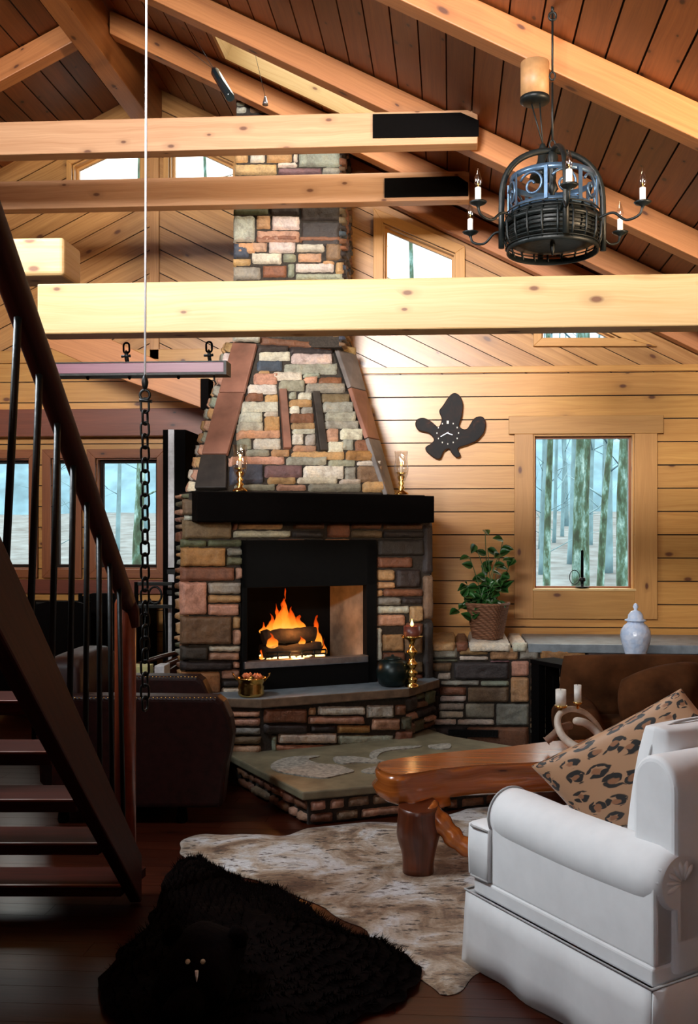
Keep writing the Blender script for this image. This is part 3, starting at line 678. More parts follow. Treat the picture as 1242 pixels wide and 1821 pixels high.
def tie(name, Y, x0, x1, z0, z1, label, m='beam', chamfer=True):
    pts = [(x0, z0), (x1+.12, z0), (x1+.16, z0+.05), (x1, z1), (x0, z1)] if chamfer else [(x0, z0), (x1, z0), (x1, z1), (x0, z1)]
    mb = MB(); mb.slab([V((x, Y, z)) for x, z in pts], (0, .12, 0), udir=(1, 0, 0), off=(random.random()*20, random.random()*20))
    return tag(mb.build(name, M[m], bevel=.006), label, 'beam', None)
zA0, zA1 = aty(300, 268, 6.36).z, aty(300, 209, 6.36).z
xA = aty(850, 220, 6.36).x
tA = tie('collar_beam', 6.36, XL, xA, zA0, zA1, 'rosy pine collar beam high up, its right end plated with the longer black steel', chamfer=False)
def plate(parent, pts, Y):
    mb = MB(); mb.slab([aty(x, y, Y) for x, y in pts], (0, .01, 0)); mb.build('steel_plate', M['black_wood'], parent)
plate(tA, [(663, 203), (820, 200), (852, 214), (852, 242), (663, 245)], 6.348)
zB0, zB1 = zA0, zA1
xB = aty(835, 330, 7.43).x
tB = tie('collar_beam', 7.43, XL, xB, zB0, zB1, 'yellow pine collar beam below the rosy one, crossing in front of the chimney', chamfer=False)
plate(tB, [(684, 317), (815, 313), (833, 325), (833, 348), (684, 351)], 7.418)
x0 = aty(66, 550, 3.86).x; zn0, zn1 = 2.528, 2.736
tN = tie('tie_beam', 3.86, x0, XR, zn0, zn1, 'big bright knotty pine tie beam spanning the room in the foreground', 'beam_near', False)
# loft joist end, top left of the tie beam, and the dark post of the stair
p = aty(38, 490, 4.25); q = aty(113, 421, 4.25); mb = MB(); mb.aabb(p.x-1.4, q.x, 4.25, 4.46, p.z, q.z)
tag(mb.build('loft_beam', M['beam_near'], bevel=.018, seg=3), 'square light pine beam end jutting in at the left edge above the tie beam', 'beam')
p = cw(-1.74, 4.08); mb = MB(); mb.aabb(p.x-.14, p.x, 3.9, 4.05, 0, 2.8, axis='z')
tag(mb.build('stair_post', M['gap'], bevel=.004), 'near-black upright post at the left edge under the tie beam', 'post')

# ================================================================== FIREPLACE (turned towards the room)
AL = math.radians(27.6); fu = V((math.cos(AL), math.sin(AL), 0)); fv = V((math.sin(AL), -math.cos(AL), 0)); up = V((0, 0, 1))
FO = cw(-.648, 7.11, 0)                                     # foot of the front plane
def fl(u, v, z=0.0): return FO+fu*u+fv*v+up*z
def fp(px, py, v=0.0): return atp(px, py, FO+fv*v, fv)      # pixel -> point on the plane v
def lu(p): return (p-FO).dot(fu)
def lv(p): return (p-FO).dot(fv)
uL, uR = lu(fp(338, 1000)), lu(fp(768, 1000)); oL, oR = lu(fp(430, 1000)), lu(fp(668, 1000))
zO = fp(550, 965).z; zM = fp(500, 877, .16).z; zM0 = fp(500, 928, .16).z; zH = .57; DEP = .66
fpl = thing('stone_fireplace', 'stone fireplace with tapering hood, tall chimney and raised hearth, fire burning inside', 'fireplace', fl((uL+uR)/2, 0, 0))
# mortar core
mb = MB()
def core(u0, u1, v0, v1, z0, z1): mb.box(fl(u0, v0, z0), fu*(u1-u0), up*(z1-z0), fv*(v1-v0), m=1)
core(uL, oL, -.34, -.03, 0, zM0+.1); core(oR, uR, -DEP, -.03, 0, zM0+.1); core(oL, oR, -DEP, -.03, zO, zM0+.1); core(oL, oR, -DEP, -.60, 0, zO)
core(uL, uR, -.34, -.03, zM0+.1, zM)
core(oL, oR, -.6, -.03, 0, zH-.02)
def pxs(lst, v, ox=0, oy=0, k=1.0, depth=.04, plane=None, n=None):
    for a in lst:
        x0, y0, x1, y1 = (ox+a[0]*k-.9, oy+a[1]*k-.9, ox+a[2]*k+.9, oy+a[3]*k+.9)
        f = (lambda x, y: fp(x, y, v)) if plane is None else (lambda x, y: atp(x, y, plane[0], plane[1]))
        stone(mb, [f(x0, y1), f(x1, y1), f(x1, y0), f(x0, y0)], n if n is not None else fv, a[4], depth)
LP = [(30, 135, 150, 265, 'n'), (45, 275, 150, 312, 'w'), (30, 315, 440, 470, 'n'), (495, 335, 875, 390, 't'), (455, 402, 945, 460, 'w'), (445, 330, 488, 396, 'r'),
      (10, 480, 230, 538, 'e'), (235, 480, 528, 538, 'e'), (15, 545, 390, 705, 'o'), (400, 550, 532, 615, 'g'), (395, 625, 532, 695, 'e'), (10, 712, 465, 830, 'r'), (475, 715, 530, 812, 'p'),
      (5, 837, 228, 1118, 'p'), (235, 842, 522, 940, 'g'), (235, 950, 520, 1015, 't'), (235, 1025, 505, 1125, 'p'), (10, 1132, 440, 1370, 'n'), (450, 1130, 520, 1235, 't'), (447, 1242, 520, 1375, 'p'),
      (10, 1385, 238, 1505, 'k'), (245, 1385, 520, 1430, 'w'), (242, 1440, 505, 1505, 'p'), (10, 1515, 445, 1590, 'k'), (452, 1515, 508, 1575, 'p'), (20, 1600, 345, 1790, 'o'), (352, 1585, 510, 1665, 'p'),
      (352, 1672, 515, 1730, 'k'), (352, 1735, 515, 1800, 'w')]
pxs(LP, -.03, 320, 860, .2087, .045)
RP = [(920, 425, 1075, 470, 'r'), (920, 480, 997, 528, 't'), (920, 533, 997, 562, 't'), (1002, 478, 1110, 558, 'k'), (920, 568, 943, 598, 't'), (948, 564, 1118, 598, 'r'), (920, 602, 1022, 636, 'g'),
      (1027, 602, 1120, 634, 'k'), (920, 640, 1060, 673, 'w'), (920, 678, 1042, 728, 'p'), (1064, 640, 1120, 710, 't'), (1048, 714, 1120, 765, 'r'), (918, 735, 938, 880, 'w'), (943, 765, 1037, 840, 't'),
      (1042, 770, 1120, 850, 'n'), (943, 845, 1040, 882, 'r'), (918, 886, 1120, 935, 'n'), (918, 940, 1120, 990, 'r'), (945, 308, 1125, 340, 'k'), (920, 345, 1125, 418, 'k'), (920, 735, 0, 0, 'n')][:-1]
RP += [(550, 275, 690, 300, 'r'), (545, 308, 680, 340, 'k'), (340, 345, 470, 372, 'k'), (478, 345, 600, 372, 'r'), (605, 345, 685, 372, 'k'), (690, 343, 800, 370, 't'), (806, 345, 912, 372, 'k'), (700, 275, 800, 338, 'r'),
       (806, 275, 940, 300, 'r'), (806, 306, 940, 340, 'n'), (948, 275, 1120, 302, 'r'), (1122, 275, 1165, 500, 'k'), (1122, 505, 1165, 700, 'n'), (1124, 705, 1165, 980, 'k')]
pxs(RP, -.03, 300, 820, .4026, .04)
nl = -fu
fill(mb, lambda z: -.34, lambda z: -.03, .0, zM, lambda v, z: fl(uL+.0, v, z), nl, 'ttpgnre')
mb.build('masonry_surround', [M['stone'], M['mortar']], fpl)
# firebox
fb = MB()
def fbx(u0, u1, v0, v1, z0, z1, m=0): fb.box(fl(u0, v0, z0), fu*(u1-u0), up*(z1-z0), fv*(v1-v0), m=m, col=(1, 1, 1))
zi = fp(550, 1190).z-.05
fbx(oL+.03, oR-.03, -.595, -.575, zi, zO, 1)
fbx(oL+.03, oR-.03, -.6, -.04, zi-.03, zi)
fbx(oL+.005, oL+.03, -.595, -.03, zi, zO); fbx(oL+.03, oR-.03, -.59, -.04, zO-.03, zO, 1)
fb.quadface([fl(oR-.03, -.05, zi), fl(oR-.16, -.57, zi), fl(oR-.16, -.57, zO), fl(oR-.03, -.05, zO)], m=0)
fb.quadface([fl(oL+.03, -.05, zi), fl(oL+.16, -.57, zi), fl(oL+.16, -.57, zO), fl(oL+.03, -.05, zO)], m=0)
fb.build('firebox_lining', [M['firebrick'], M['soot']], fpl)
mb = MB()
def rb(u0, u1, v0, v1, z0, z1): mb.box(fl(u0, v0, z0), fu*(u1-u0), up*(z1-z0), fv*(v1-v0))
rb(oL, oL+.035, -.05, .03, zH, zO); rb(oR-.035-.05, oR, -.05, .03, zH, zO); rb(oL, oR, -.05, .03, fp(550, 1050).z+.03, zO+.02)
mb.build('firebox_frame', M['soot'], fpl, bevel=.004)
ul, ur = lu(fp(436, 1188, .05)), lu(fp(655, 1170, .05)); zl1, zl0 = fp(545, 1171, .05).z, fp(545, 1183, .05).z
mb = MB(); rb(ul, ur+.01, -.02, .045, zH, zl0-.005); mb.build('ash_panel', M['soot'], fpl, bevel=.004)
mb = MB(); rb(ul-.005, ur, -.02, .06, zl0-.004, zl1); mb.build('steel_lip', M['steel'], fpl, bevel=.006)
# ---- hearth
hA, hB, hC, hD = [atz(x, y, zH) for x, y in ((400, 1217), (465, 1243), (728, 1224), (782, 1202))]
hv = (lv(hB)+lv(hC))/2; uB, uC = lu(hB), lu(hC)
poly = [(uL-.06, -.03), (uL-.06, hv-.30), (uB-.0, hv), (uC, hv), (uR+.02, hv-.30), (uR+.02, -.03)]
mb = MB(); mb.slab([fl(u, v, zH-.065) for u, v in poly], up*.065, m=0, mside=1); mb.build('hearth_slab', [M['cap_top'], M['cap']], fpl, bevel=.008)  # bluish light on the hearth top put into its colour, sides brown
ins = [(uL-.02, -.03), (uL-.02, hv-.32), (uB+.01, hv-.05), (uC-.01, hv-.05), (uR-.02, hv-.32), (uR-.02, -.03)]
zP = .20
mb = MB(); mb.slab([fl(u, v, 0) for u, v in ins], up*(zH-.066), m=1)
vf = hv-.05
HF = [(262, 415, 490, 490, 'r'), (262, 494, 493, 548, 'k'), (500, 408, 540, 450, 't'), (546, 402, 795, 448, 'w'), (495, 453, 795, 497, 'p'), (505, 503, 642, 535, 'k'), (648, 500, 825, 545, 'o'), (803, 395, 948, 462, 'w'),
      (830, 466, 980, 530, 'p'), (650, 552, 948, 605, 'g'), (305, 556, 330, 640, 'g'), (335, 542, 648, 598, 'w'), (305, 603, 650, 640, 'p'), (953, 392, 1010, 450, 'r'), (985, 455, 1045, 525, 'e'), (953, 532, 1045, 590, 'r')]
pxs(HF, vf, 380, 1120, .338, .035)
nL = (fl(*ins[1])-fl(*ins[2])).cross(up); nL = nL if nL.dot(fv) > 0 else -nL; nL.normalize()
HLc = [(40, 428, 245, 458, 'p'), (40, 462, 248, 508, 'p'), (60, 514, 250, 553, 'g'), (60, 558, 252, 602, 'n'), (60, 606, 252, 650, 'p')]
pl = (fl(*ins[1]), nL); pxs(HLc, 0, 380, 1120, .338, .03, plane=pl, n=nL)
a, b = fl(*ins[3]), fl(*ins[4]); nr = (b-a).cross(up); nr = nr if nr.dot(fv) > 0 else -nr
fill(mb, lambda z: 0, lambda z: (b-a).length, zP-.1, zH-.07, lambda s, z: a+(b-a).normalized()*s+up*z, nr, 'rnekp', .035)
fill(mb, lambda z: uB, lambda z: uC, 0, zP, lambda s, z: fl(s, vf, z), fv, 'npr', .03)
mb.build('hearth_base', [M['stone'], M['mortar']], fpl)
# ---- low flagstone plinth with pale inlay
PP = [(412, 1344), (538, 1409), (872, 1378), (965, 1335), (800, 1308)]
pts = [atz(x, y, zP) for x, y in PP]; back = [fl(uR-.1, .05, zP), fl(uL+.1, .05, zP)]
mb = MB(); mb.slab([p-up*.05 for p in pts+back], up*.05); mb.build('plinth_slab', M['plinth'], fpl, bevel=.01)
mb = MB(); cen = sum(pts, V())/5
mb.slab([V((cen.x+(p.x-cen.x)*.95, cen.y+(p.y-cen.y)*.95, 0)) for p in pts+back], up*(zP-.051), m=1)
for i in range(3):
    p, q = [V((cen.x+(w.x-cen.x)*.95, cen.y+(w.y-cen.y)*.95, 0)) for w in (pts[i], pts[i+1])]
    nn = (q-p).cross(up); nn = nn if nn.dot(p-cen) > 0 else -nn
    fill(mb, lambda z: 0, lambda z: (q-p).length, 0, zP-.055, lambda s, z: p+(q-p).normalized()*s+up*z, nn, 'rrnp', .03, hs=(.07,))
mb.build('plinth_base', [M['stone'], M['mortar']], fpl)
mb = MB()
def inlay(px): mb.slab([p-up*.004 for p in cat([atz(380+x*.338, 1120+y*.338, zP+.004) for x, y in px], 5)], up*.008)
inlay([(300, 715), (360, 680), (440, 668), (560, 665), (500, 682), (560, 705), (650, 712), (700, 728), (740, 745), (660, 765), (580, 780), (440, 765), (340, 745)])
inlay([(640, 670), (760, 670), (860, 690), (862, 700), (760, 698), (690, 705), (640, 695)])
inlay([(780, 740), (860, 722), (862, 752), (800, 752)])
inlay([(820, 662), (850, 635), (940, 618), (1090, 612), (1060, 622), (940, 634), (880, 650), (860, 680), (900, 692), (850, 690)])
inlay([(1130, 610), (1240, 600), (1240, 625), (1170, 626)])
mb.build('plinth_inlay', M['inlay'], fpl)
# ---- mantel beam
mb = MB(); um0, um1 = lu(fp(350, 900, .16)), lu(fp(773, 900, .16))
rb(um0, um1, -.0, .16, zM0, zM); rb(um0+.0, um1, -.45, 0, zM-.0, zM+.012)
mb.build('mantel_beam', M['black_wood'], fpl, bevel=.01)
# ---- hood: leaning front with angled corner faces
zt = 3.27; vt = -.76
def hb(px): return lu(fp(px, 872, -.02))
def ht(px): return lu(fp(px, 612, vt))
B0, B1, T0, T1 = hb(418), hb(682), ht(462), ht(592)
# bottom outline (u,v) / top outline
bo = [(hb(352)-.01, -.36), (hb(352), -.22), (B0, -.02), (B1, -.02), (hb(712)+.02, -.22), (hb(712)+.02, -.70)]
to = [(ht(418)-.0, vt-.3), (ht(418), vt-.13), (T0, vt), (T1, vt), (ht(636), vt-.13), (ht(636), vt-.4)]
mb = MB(); b = len(mb.v); inset = .03
mb.v += [fl(u, v-inset, zM) for u, v in bo]+[fl(u, v-inset, zt) for u, v in to]
for i in range(6): j = (i+1) % 6; mb.face([b+i, b+j, b+6+j, b+6+i], None, (1, 1, 1), 1)
mb.face([b+6+i for i in range(6)], None, (1, 1, 1), 1)
p0 = fl(B0, -.02-inset, zM); nf = (fl(B1, -.02-inset, zM)-p0).cross(fl(T0, vt-inset, zt)-p0); nf = nf if nf.dot(fv) > 0 else -nf; nf.normalize()
HD = [(425, 172, 600, 206, 'k'), (604, 174, 845, 221, 'k'), (435, 210, 612, 255, 'w'), (615, 225, 840, 272, 'w'), (425, 262, 568, 310, 'b'), (572, 275, 872, 330, 'g'), (430, 314, 500, 327, 't'), (405, 330, 540, 385, 'p'), (508, 320, 676, 365, 'w'), (680, 333, 775, 348, 'g'), (680, 352, 760, 378, 'p'),
      (765, 352, 896, 388, 'r'), (378, 388, 540, 440, 'w'), (545, 372, 688, 422, 'g'), (693, 388, 912, 432, 'g'), (365, 443, 462, 478, 'r'), (467, 446, 545, 486, 't'), (600, 432, 646, 466, 'g'), (650, 434, 730, 470, 'w'), (778, 440, 940, 485, 'n'),
      (342, 484, 546, 538, 'w'), (600, 476, 732, 510, 't'), (784, 490, 958, 540, 'g'), (604, 514, 662, 547, 'w'), (667, 518, 738, 547, 'g'), (330, 544, 458, 595, 'w'), (464, 544, 545, 562, 'w'), (607, 552, 742, 597, 'r'), (800, 545, 972, 587, 'g'),
      (465, 568, 553, 642, 't'), (320, 600, 462, 642, 'w'), (612, 602, 748, 635, 't'), (797, 592, 988, 630, 'g'), (318, 647, 555, 682, 'p'), (617, 639, 750, 656, 'w'), (618, 661, 685, 717, 'w'), (690, 668, 752, 720, 'g'), (807, 635, 878, 702, 'p'),
      (884, 637, 1010, 690, 'w'), (320, 687, 398, 745, 'g'), (404, 690, 560, 745, 'w'), (812, 708, 905, 762, 'w'), (890, 697, 960, 747, 'g'), (966, 697, 1047, 755, 'r'), (622, 726, 757, 756, 'p'), (360, 752, 497, 780, 'g'), (502, 750, 608, 784, 't'),
      (612, 762, 910, 800, 't'), (915, 757, 1070, 805, 'o'), (275, 787, 580, 827, 'p'), (586, 792, 812, 830, 'g'), (816, 806, 970, 838, 'g'), (975, 812, 1110, 832, 'w'), (280, 832, 460, 932, 'b'), (465, 838, 676, 900, 'm'), (680, 844, 905, 905, 'w'),
      (908, 845, 972, 915, 'g'), (978, 838, 1120, 925, 'n'), (482, 905, 640, 935, 't'), (645, 905, 872, 933, 'w'), (878, 918, 1000, 935, 'w'), (300, 942, 526, 970, 'g'), (531, 945, 700, 972, 'p'), (705, 940, 1000, 977, 'g'), (1005, 930, 1130, 980, 't')]
pxs(HD, 0, 320, 560, .322, .034, plane=(p0, nf), n=nf)
# left side face stones
p, q, r_, s_ = fl(bo[0][0], bo[0][1], zM), fl(bo[1][0], bo[1][1], zM), fl(to[1][0], to[1][1], zt), fl(to[0][0], to[0][1], zt)
nn = (q-p).cross(s_-p); nn = nn if nn.dot(-fu) > 0 else -nn
N = 13
for k in range(N):
    t0, t1 = k/N+.004, (k+1)/N-.004; f = lambda x, t: (p*(1-x)+q*x)*(1-t)+(s_*(1-x)+r_*x)*t
    m_ = random.uniform(.35, .7); stone(mb, [f(0, t0), f(m_-.01, t0), f(m_-.01, t1), f(0, t1)], nn, random.choice('gtpw'), .03); stone(mb, [f(m_+.01, t0), f(1, t0), f(1, t1), f(m_+.01, t1)], nn, random.choice('gtpw'), .03)
mb.build('hood', [M['stone'], M['mortar']], fpl)
def slabs(name, quads, plane, n, mat_, th=.035):
    mb = MB()
    for Q in quads: mb.slab([atp(320+x*.322, 560+y*.322, *plane) for x, y in Q], n*th)
    return mb.build(name, M[mat_], fpl, bevel=.006)
slabs('hood_strip', [[(545, 420), (585, 420), (612, 745), (570, 745)]], (p0, nf), nf, 'rose')
slabs('hood_strip', [[(728, 435), (768, 435), (812, 760), (770, 760)]], (p0, nf), nf, 'darkslate', .04)
lp0 = fl(bo[2][0], bo[2][1], zM); nl_ = (fl(bo[1][0], bo[1][1], zM)-lp0).cross(fl(to[2][0], to[2][1], zt)-lp0); nl_ = nl_ if nl_.dot(fv) > 0 else -nl_; nl_.normalize()
rp0 = fl(bo[3][0], bo[3][1], zM); nr_ = (fl(bo[4][0], bo[4][1], zM)-rp0).cross(fl(to[3][0], to[3][1], zt)-rp0); nr_ = nr_ if nr_.dot(fv) > 0 else -nr_; nr_.normalize()
slabs('corner_slab', [[(300, 165), (430, 175), (362, 440), (222, 440)]], (lp0, nl_), nl_, 'rose')
slabs('corner_slab', [[(220, 446), (360, 446), (268, 780), (128, 780)]], (lp0, nl_), nl_, 'rose')
slabs('corner_slab', [[(125, 786), (262, 786), (262, 968), (88, 968)]], (lp0, nl_), nl_, 'darkslate')
def quad3(P, n, mat_, th=.035):
    mb = MB(); mb.slab(P, n*th); return mb.build('corner_slab', M[mat_], fpl, bevel=.006)
fb_, ft_ = lambda t, x: (fl(*bo[3], zM)*(1-x)+fl(*bo[4], zM)*x)*(1-t)+(fl(*to[3], zt)*(1-x)+fl(*to[4], zt)*x)*t, None
for t0, t1, m_ in ((0, .36, 'slate'), (.365, .70, 'rose'), (.705, 1, 'slate')):
    quad3([fb_(t0, .02), fb_(t0, .98), fb_(t1, .98), fb_(t1, .02)], nr_, m_)
# ---- chimney flue
mb = MB(); f0, f1 = lu(fp(424, 500, vt)), lu(fp(611, 500, vt)); zc = 5.6
def core2(u0, u1, v0, v1, z0, z1): mb.box(fl(u0, v0, z0), fu*(u1-u0), up*(z1-z0), fv*(v1-v0), m=1)
YF = 7.80; X0, X1 = aty(417, 430, YF).x, aty(609, 430, YF).x; zt2 = zt-.03
mb.aabb(X0+.01, X1-.01, YF+.03, YRW-.01, zt2, zc, m=1); PF = (V((0, YF+.03, 0)), V((0, -1, 0)))
FLU = [(790, 512, 838, 550, 't'), (845, 512, 900, 550, 'w'), (905, 515, 998, 550, 't'), (1004, 506, 1018, 548, 'w'), (1022, 504, 1172, 565, 'g'), (945, 554, 1016, 566, 'w'), (790, 556, 942, 595, 't'), (947, 570, 1105, 595, 'm'), (1108, 568, 1172, 595, 'g'),
       (785, 707, 912, 738, 'e'), (785, 744, 863, 835, 'g'), (868, 742, 920, 790, 't'), (925, 744, 1025, 793, 'w'), (1030, 710, 1172, 760, 'k'), (1030, 765, 1172, 855, 'k'), (917, 707, 1026, 738, 'k'), (870, 797, 1025, 838, 'p'), (787, 840, 863, 878, 't')]
pxs(FLU, 0, 30, 20, .491, .04, plane=PF, n=PF[1])
FL2 = [(868, 0, 1020, 22, 'r'), (1024, 4, 1172, 24, 'r'), (785, 27, 842, 78, 'b'), (850, 24, 908, 58, 'p'), (913, 24, 1010, 62, 'w'), (965, 66, 1012, 95, 'g'), (1014, 30, 1116, 58, 'w'), (1120, 30, 1175, 88, 'n'), (852, 63, 960, 102, 'w'), (1018, 62, 1104, 95, 'p'),
       (1108, 92, 1152, 105, 't'), (783, 83, 848, 108, 't'), (785, 113, 884, 158, 'g'), (890, 107, 978, 150, 'r'), (982, 100, 1006, 150, 'g'), (1010, 99, 1150, 132, 'w'), (1155, 95, 1182, 140, 't'), (1010, 136, 1182, 158, 'g'), (785, 2, 862, 22, 'g')]
pxs(FL2, 0, 30, 420, .491, .04, plane=PF, n=PF[1])
def z_(y): return aty(515, y, YF).z
for ya, yb in ((198, 60), (264, 202), (365, 314), (600, 500)):
    fill(mb, lambda z: X0, lambda z: X1, z_(ya), z_(yb), lambda s, z: V((s, YF+.03, z)), (0, -1, 0), 'gtpwrnm', .04)
fill(mb, lambda z: YF+.01, lambda z: YRW-.02, zt2, zc, lambda s, z: V((X1-.01, s, z)), (1, 0, 0), 'rrrnbk', .035, smin=.1, smax=.25)
#nq = (fu+fv).normalized(); A_ = fl(f1, vt-.06, 0); B_ = fl(f1+.17, vt-.24, 0)
0 and fill(mb, lambda z: 0, lambda z: (B_-A_).length, zt, zc, lambda s, z: A_+(B_-A_).normalized()*s+up*z, nq, 'rrrnb', .04, smin=.08, smax=.2)
# cap stones where hood meets flue
for i in range(2, 3):
    stone(mb, [fl(ht(415), vt+.0, zt-.02), fl(T0-.0, vt+.03, zt-.02), fl(T0, vt+.03, zt+.045), fl(ht(415), vt, zt+.045)], fv, 'w', .05)
stone(mb, [fl(T0+.01, vt+.0, zt-.045), fl(T1, vt+.0, zt-.045), fl(T1, vt, zt+.03), fl(T0+.01, vt, zt+.03)], fv, 'r', .04)
stone(mb, [fl(T1+.01, vt, zt-.045), fl(ht(640), vt-.08, zt-.045), fl(ht(640), vt-.08, zt+.03), fl(T1+.01, vt, zt+.03)], fv, 't', .04)
mb.build('chimney', [M['stone'], M['mortar']], fpl)

# ================================================================== stone ledge along the right wall
YL = 7.66
lgf = thing('stone_ledge', 'low stacked-stone ledge along the window wall with bluestone top', 'ledge', (1.2, 7.9, 0))
mb = MB(); zLt = aty(860, 1143, YL).z; xl0 = aty(752, 1200, YL).x
lowz = zLt-.075
mb.aabb(xl0, XR-.08, YL+.03, YRW-.03, 0, lowz, m=1)
LG = [(105, 724, 235, 770, 'g'), (240, 726, 370, 757, 't'), (240, 762, 370, 781, 'w'), (376, 728, 502, 778, 't'), (508, 728, 592, 776, 'g'), (598, 733, 800, 777, 'o'), (805, 733, 960, 777, 'k'), (110, 776, 235, 786, 'e'), (100, 790, 208, 830, 'n'), (145, 836, 205, 865, 'w'), (100, 836, 140, 865, 'k'),
      (215, 787, 465, 865, 'k'), (376, 782, 465, 786, 'm'), (470, 782, 550, 850, 'p'), (468, 854, 550, 965, 't'), (160, 870, 330, 890, 'g'), (100, 870, 155, 930, 'k'), (335, 870, 462, 894, 'g'), (155, 897, 272, 934, 'r'), (155, 938, 272, 963, 'w'), (278, 897, 460, 965, 'n'), (150, 970, 262, 1000, 'w'), (100, 938, 150, 1035, 'k'),
      (150, 1004, 262, 1035, 'w'), (268, 970, 398, 1035, 'g'), (403, 970, 550, 1068, 'g'), (100, 1040, 228, 1066, 'w'), (233, 1040, 398, 1066, 'w'), (100, 1072, 270, 1160, 'k'), (275, 1074, 550, 1170, 'r')]
for a in LG:
    x0, y0, x1, y1 = 719.2+a[0]*.4026, 859.2+a[1]*.4026, 720.8+a[2]*.4026, 860.8+a[3]*.4026
    f = lambda x, y: aty(x, y, YL+.03)
    stone(mb, [f(x0, y1), f(x1, y1), f(x1, y0), f(x0, y0)], (0, -1, 0), a[4], .035)
xq = aty(942, 1200, YL).x
fill(mb, lambda z: xq, lambda z: XR-.1, 0, .72, lambda s, z: V((s, YL+.03, z)), (0, -1, 0), 'gnkrt', .035)
mb.build('ledge_wall', [M['stone'], M['mortar']], lgf)
mb = MB()
for a in [(92, 690, 225, 714, 't'), (228, 690, 280, 717, 'r'), (285, 686, 470, 712, 'w'), (476, 686, 542, 720, 'w')]:
    x0, y0, x1, y1 = 720+a[0]*.4026, 860+a[1]*.4026, 720+a[2]*.4026, 860+a[3]*.4026
    p, q = aty(x0, y0, YL), aty(x1, y1, YL); stone(mb, [(p.x, YL+.01, lowz), (q.x, YL+.01, lowz), (q.x, YL+.01, zLt), (p.x, YL+.01, zLt)], (0, -1, 0), a[4], .05)
    stone(mb, [(p.x, YL+.0, zLt-.01), (q.x, YL+.0, zLt-.01), (q.x, YRW-.05, zLt-.01), (p.x, YRW-.05, zLt-.01)], (0, 0, 1), a[4], .02)
mb.build('cap_stone', M['stone'], lgf)
mb = MB(); xb = aty(940, 1140, YL).x; xe = 2.05
mb.slab([V(p) for p in ((xb, YL, lowz), (xe, YL-.05, lowz), (xe+.35, YL-.55, lowz), (XR-.06, YL-.9, lowz), (XR-.06, YRW-.03, lowz), (xb, YRW-.03, lowz))], up*.07)
mb.build('bluestone_top', M['cap_top'], lgf, bevel=.006)
mb = MB(); mb.slab([V(p) for p in ((xe+.02, YL+.0, 0), (xe+.4, YL-.5, 0), (XR-.05, YL-.85, 0), (XR-.05, YL+.05, 0))], up*(lowz-.002)); mb.build('ledge_return', M['mortar'], lgf)
# floor grille in front of the ledge
mb = MB(); a, b = aty(800, 1308, YL-.012), aty(884, 1300, YL-.012)
for i in range(14):
    x = a.x+(b.x-a.x)*i/13; mb.aabb(x-.006, x+.006, YL-.02, YL-.008, a.z, b.z)
mb.aabb(a.x-.01, b.x+.01, YL-.014, YL-.004, a.z-.008, b.z+.008)
mb.aabb(a.x-.01, b.x+.01, YL-.024, YL-.004, b.z, b.z+.008); mb.aabb(a.x-.01, b.x+.01, YL-.024, YL-.004, a.z-.008, a.z)
tag(mb.build('vent_grille', M['iron']), 'narrow dark metal vent grille at the foot of the stone ledge', 'vent')

# ================================================================== FIRE
fc = fl((oL+oR)/2-.06, -.28, 0); gz = zi+.10
gr = thing('fire_grate', 'black iron log grate inside the firebox', 'grate', fc+up*zi)
mb = MB(); gw = .24
for i in range(6):
    x = -gw+2*gw*i/5; P = [fc+fu*x+fv*.12+up*(gz+.07), fc+fu*x+fv*.12+up*gz, fc+fu*x-fv*.14+up*gz]; mb.tube(P, .008, 6)
for z in (gz, gz+.04, gz+.07): mb.tube([fc-fu*gw+fv*.12+up*z, fc+fu*gw+fv*.12+up*z], .007, 6)
mb.build('grate_bars', M['iron'], gr)
for sx in (-1, 1):
    for sy in (.1, -.12): mb = MB(); mb.tube([fc+fu*gw*.8*sx+fv*sy+up*(zi+.002), fc+fu*gw*.8*sx+fv*sy+up*gz], .009, 6); mb.build('grate_leg', M['iron'], gr)

def logp(name, a, b, r, label):
    mb = MB(); a, b = V(a), V(b); n = 12; P = [a.lerp(b, i/n)+V((noise.noise(V((i*.7, r*50, 1)))*.012, 0, noise.noise(V((i*.7, 3, r*90)))*.012)) for i in range(n+1)]
    mb.tube(P, [r*(1+.12*noise.noise(V((i, r*77, 2)))) for i in range(n+1)], 14); o = mb.build(name, M['log']); tag(o, label, 'log', 'logs burning on the grate'); return o
logp('log', fc-fu*.24+fv*.04+up*(gz+.055), fc+fu*.22+fv*.05+up*(gz+.075), .05, 'front lower charred log on the fire grate')
logp('log', fc-fu*.22-fv*.09+up*(gz+.06), fc+fu*.25-fv*.08+up*(gz+.06), .05, 'rear lower charred log half hidden behind the front one')
logp('log', fc-fu*.22-fv*.03+up*(gz+.165), fc+fu*.20-fv*.03+up*(gz+.175), .058, 'thick black log lying on top of the fire, flames rising over it')
def flame(x, v, z, w, h, ph):
    mb = MB(); pr = [(w*.55, 0), (w*.95, h*.10), (w, h*.2), (w*.78, h*.4), (w*.45, h*.62), (w*.2, h*.83), (.002, h)]
    P = [fc+fu*(x+.25*w*math.sin(ph+t*3.0)*t)+fv*v+up*(z+t*h) for t in [i/14 for i in range(15)]]
    def rr(t):
        for (r0, a0), (r1, a1) in zip(pr, pr[1:]):
            if t*h <= a1+1e-6: k = (t*h-a0)/(a1-a0); return r0+(r1-r0)*k
        return .002
    mb.tube(P, [rr(i/14) for i in range(15)], 16, flat=.45, up=(fv.x, fv.y, 0))
    for q in mb.v: tt = max(0, (q.z-P[0].z)/h); q.x += noise.noise(q*22)*.028*(.3+tt); q.z += noise.noise(q*16+V((7, 0, 0)))*.03*tt
    return mb
fm = MB(); fo = []
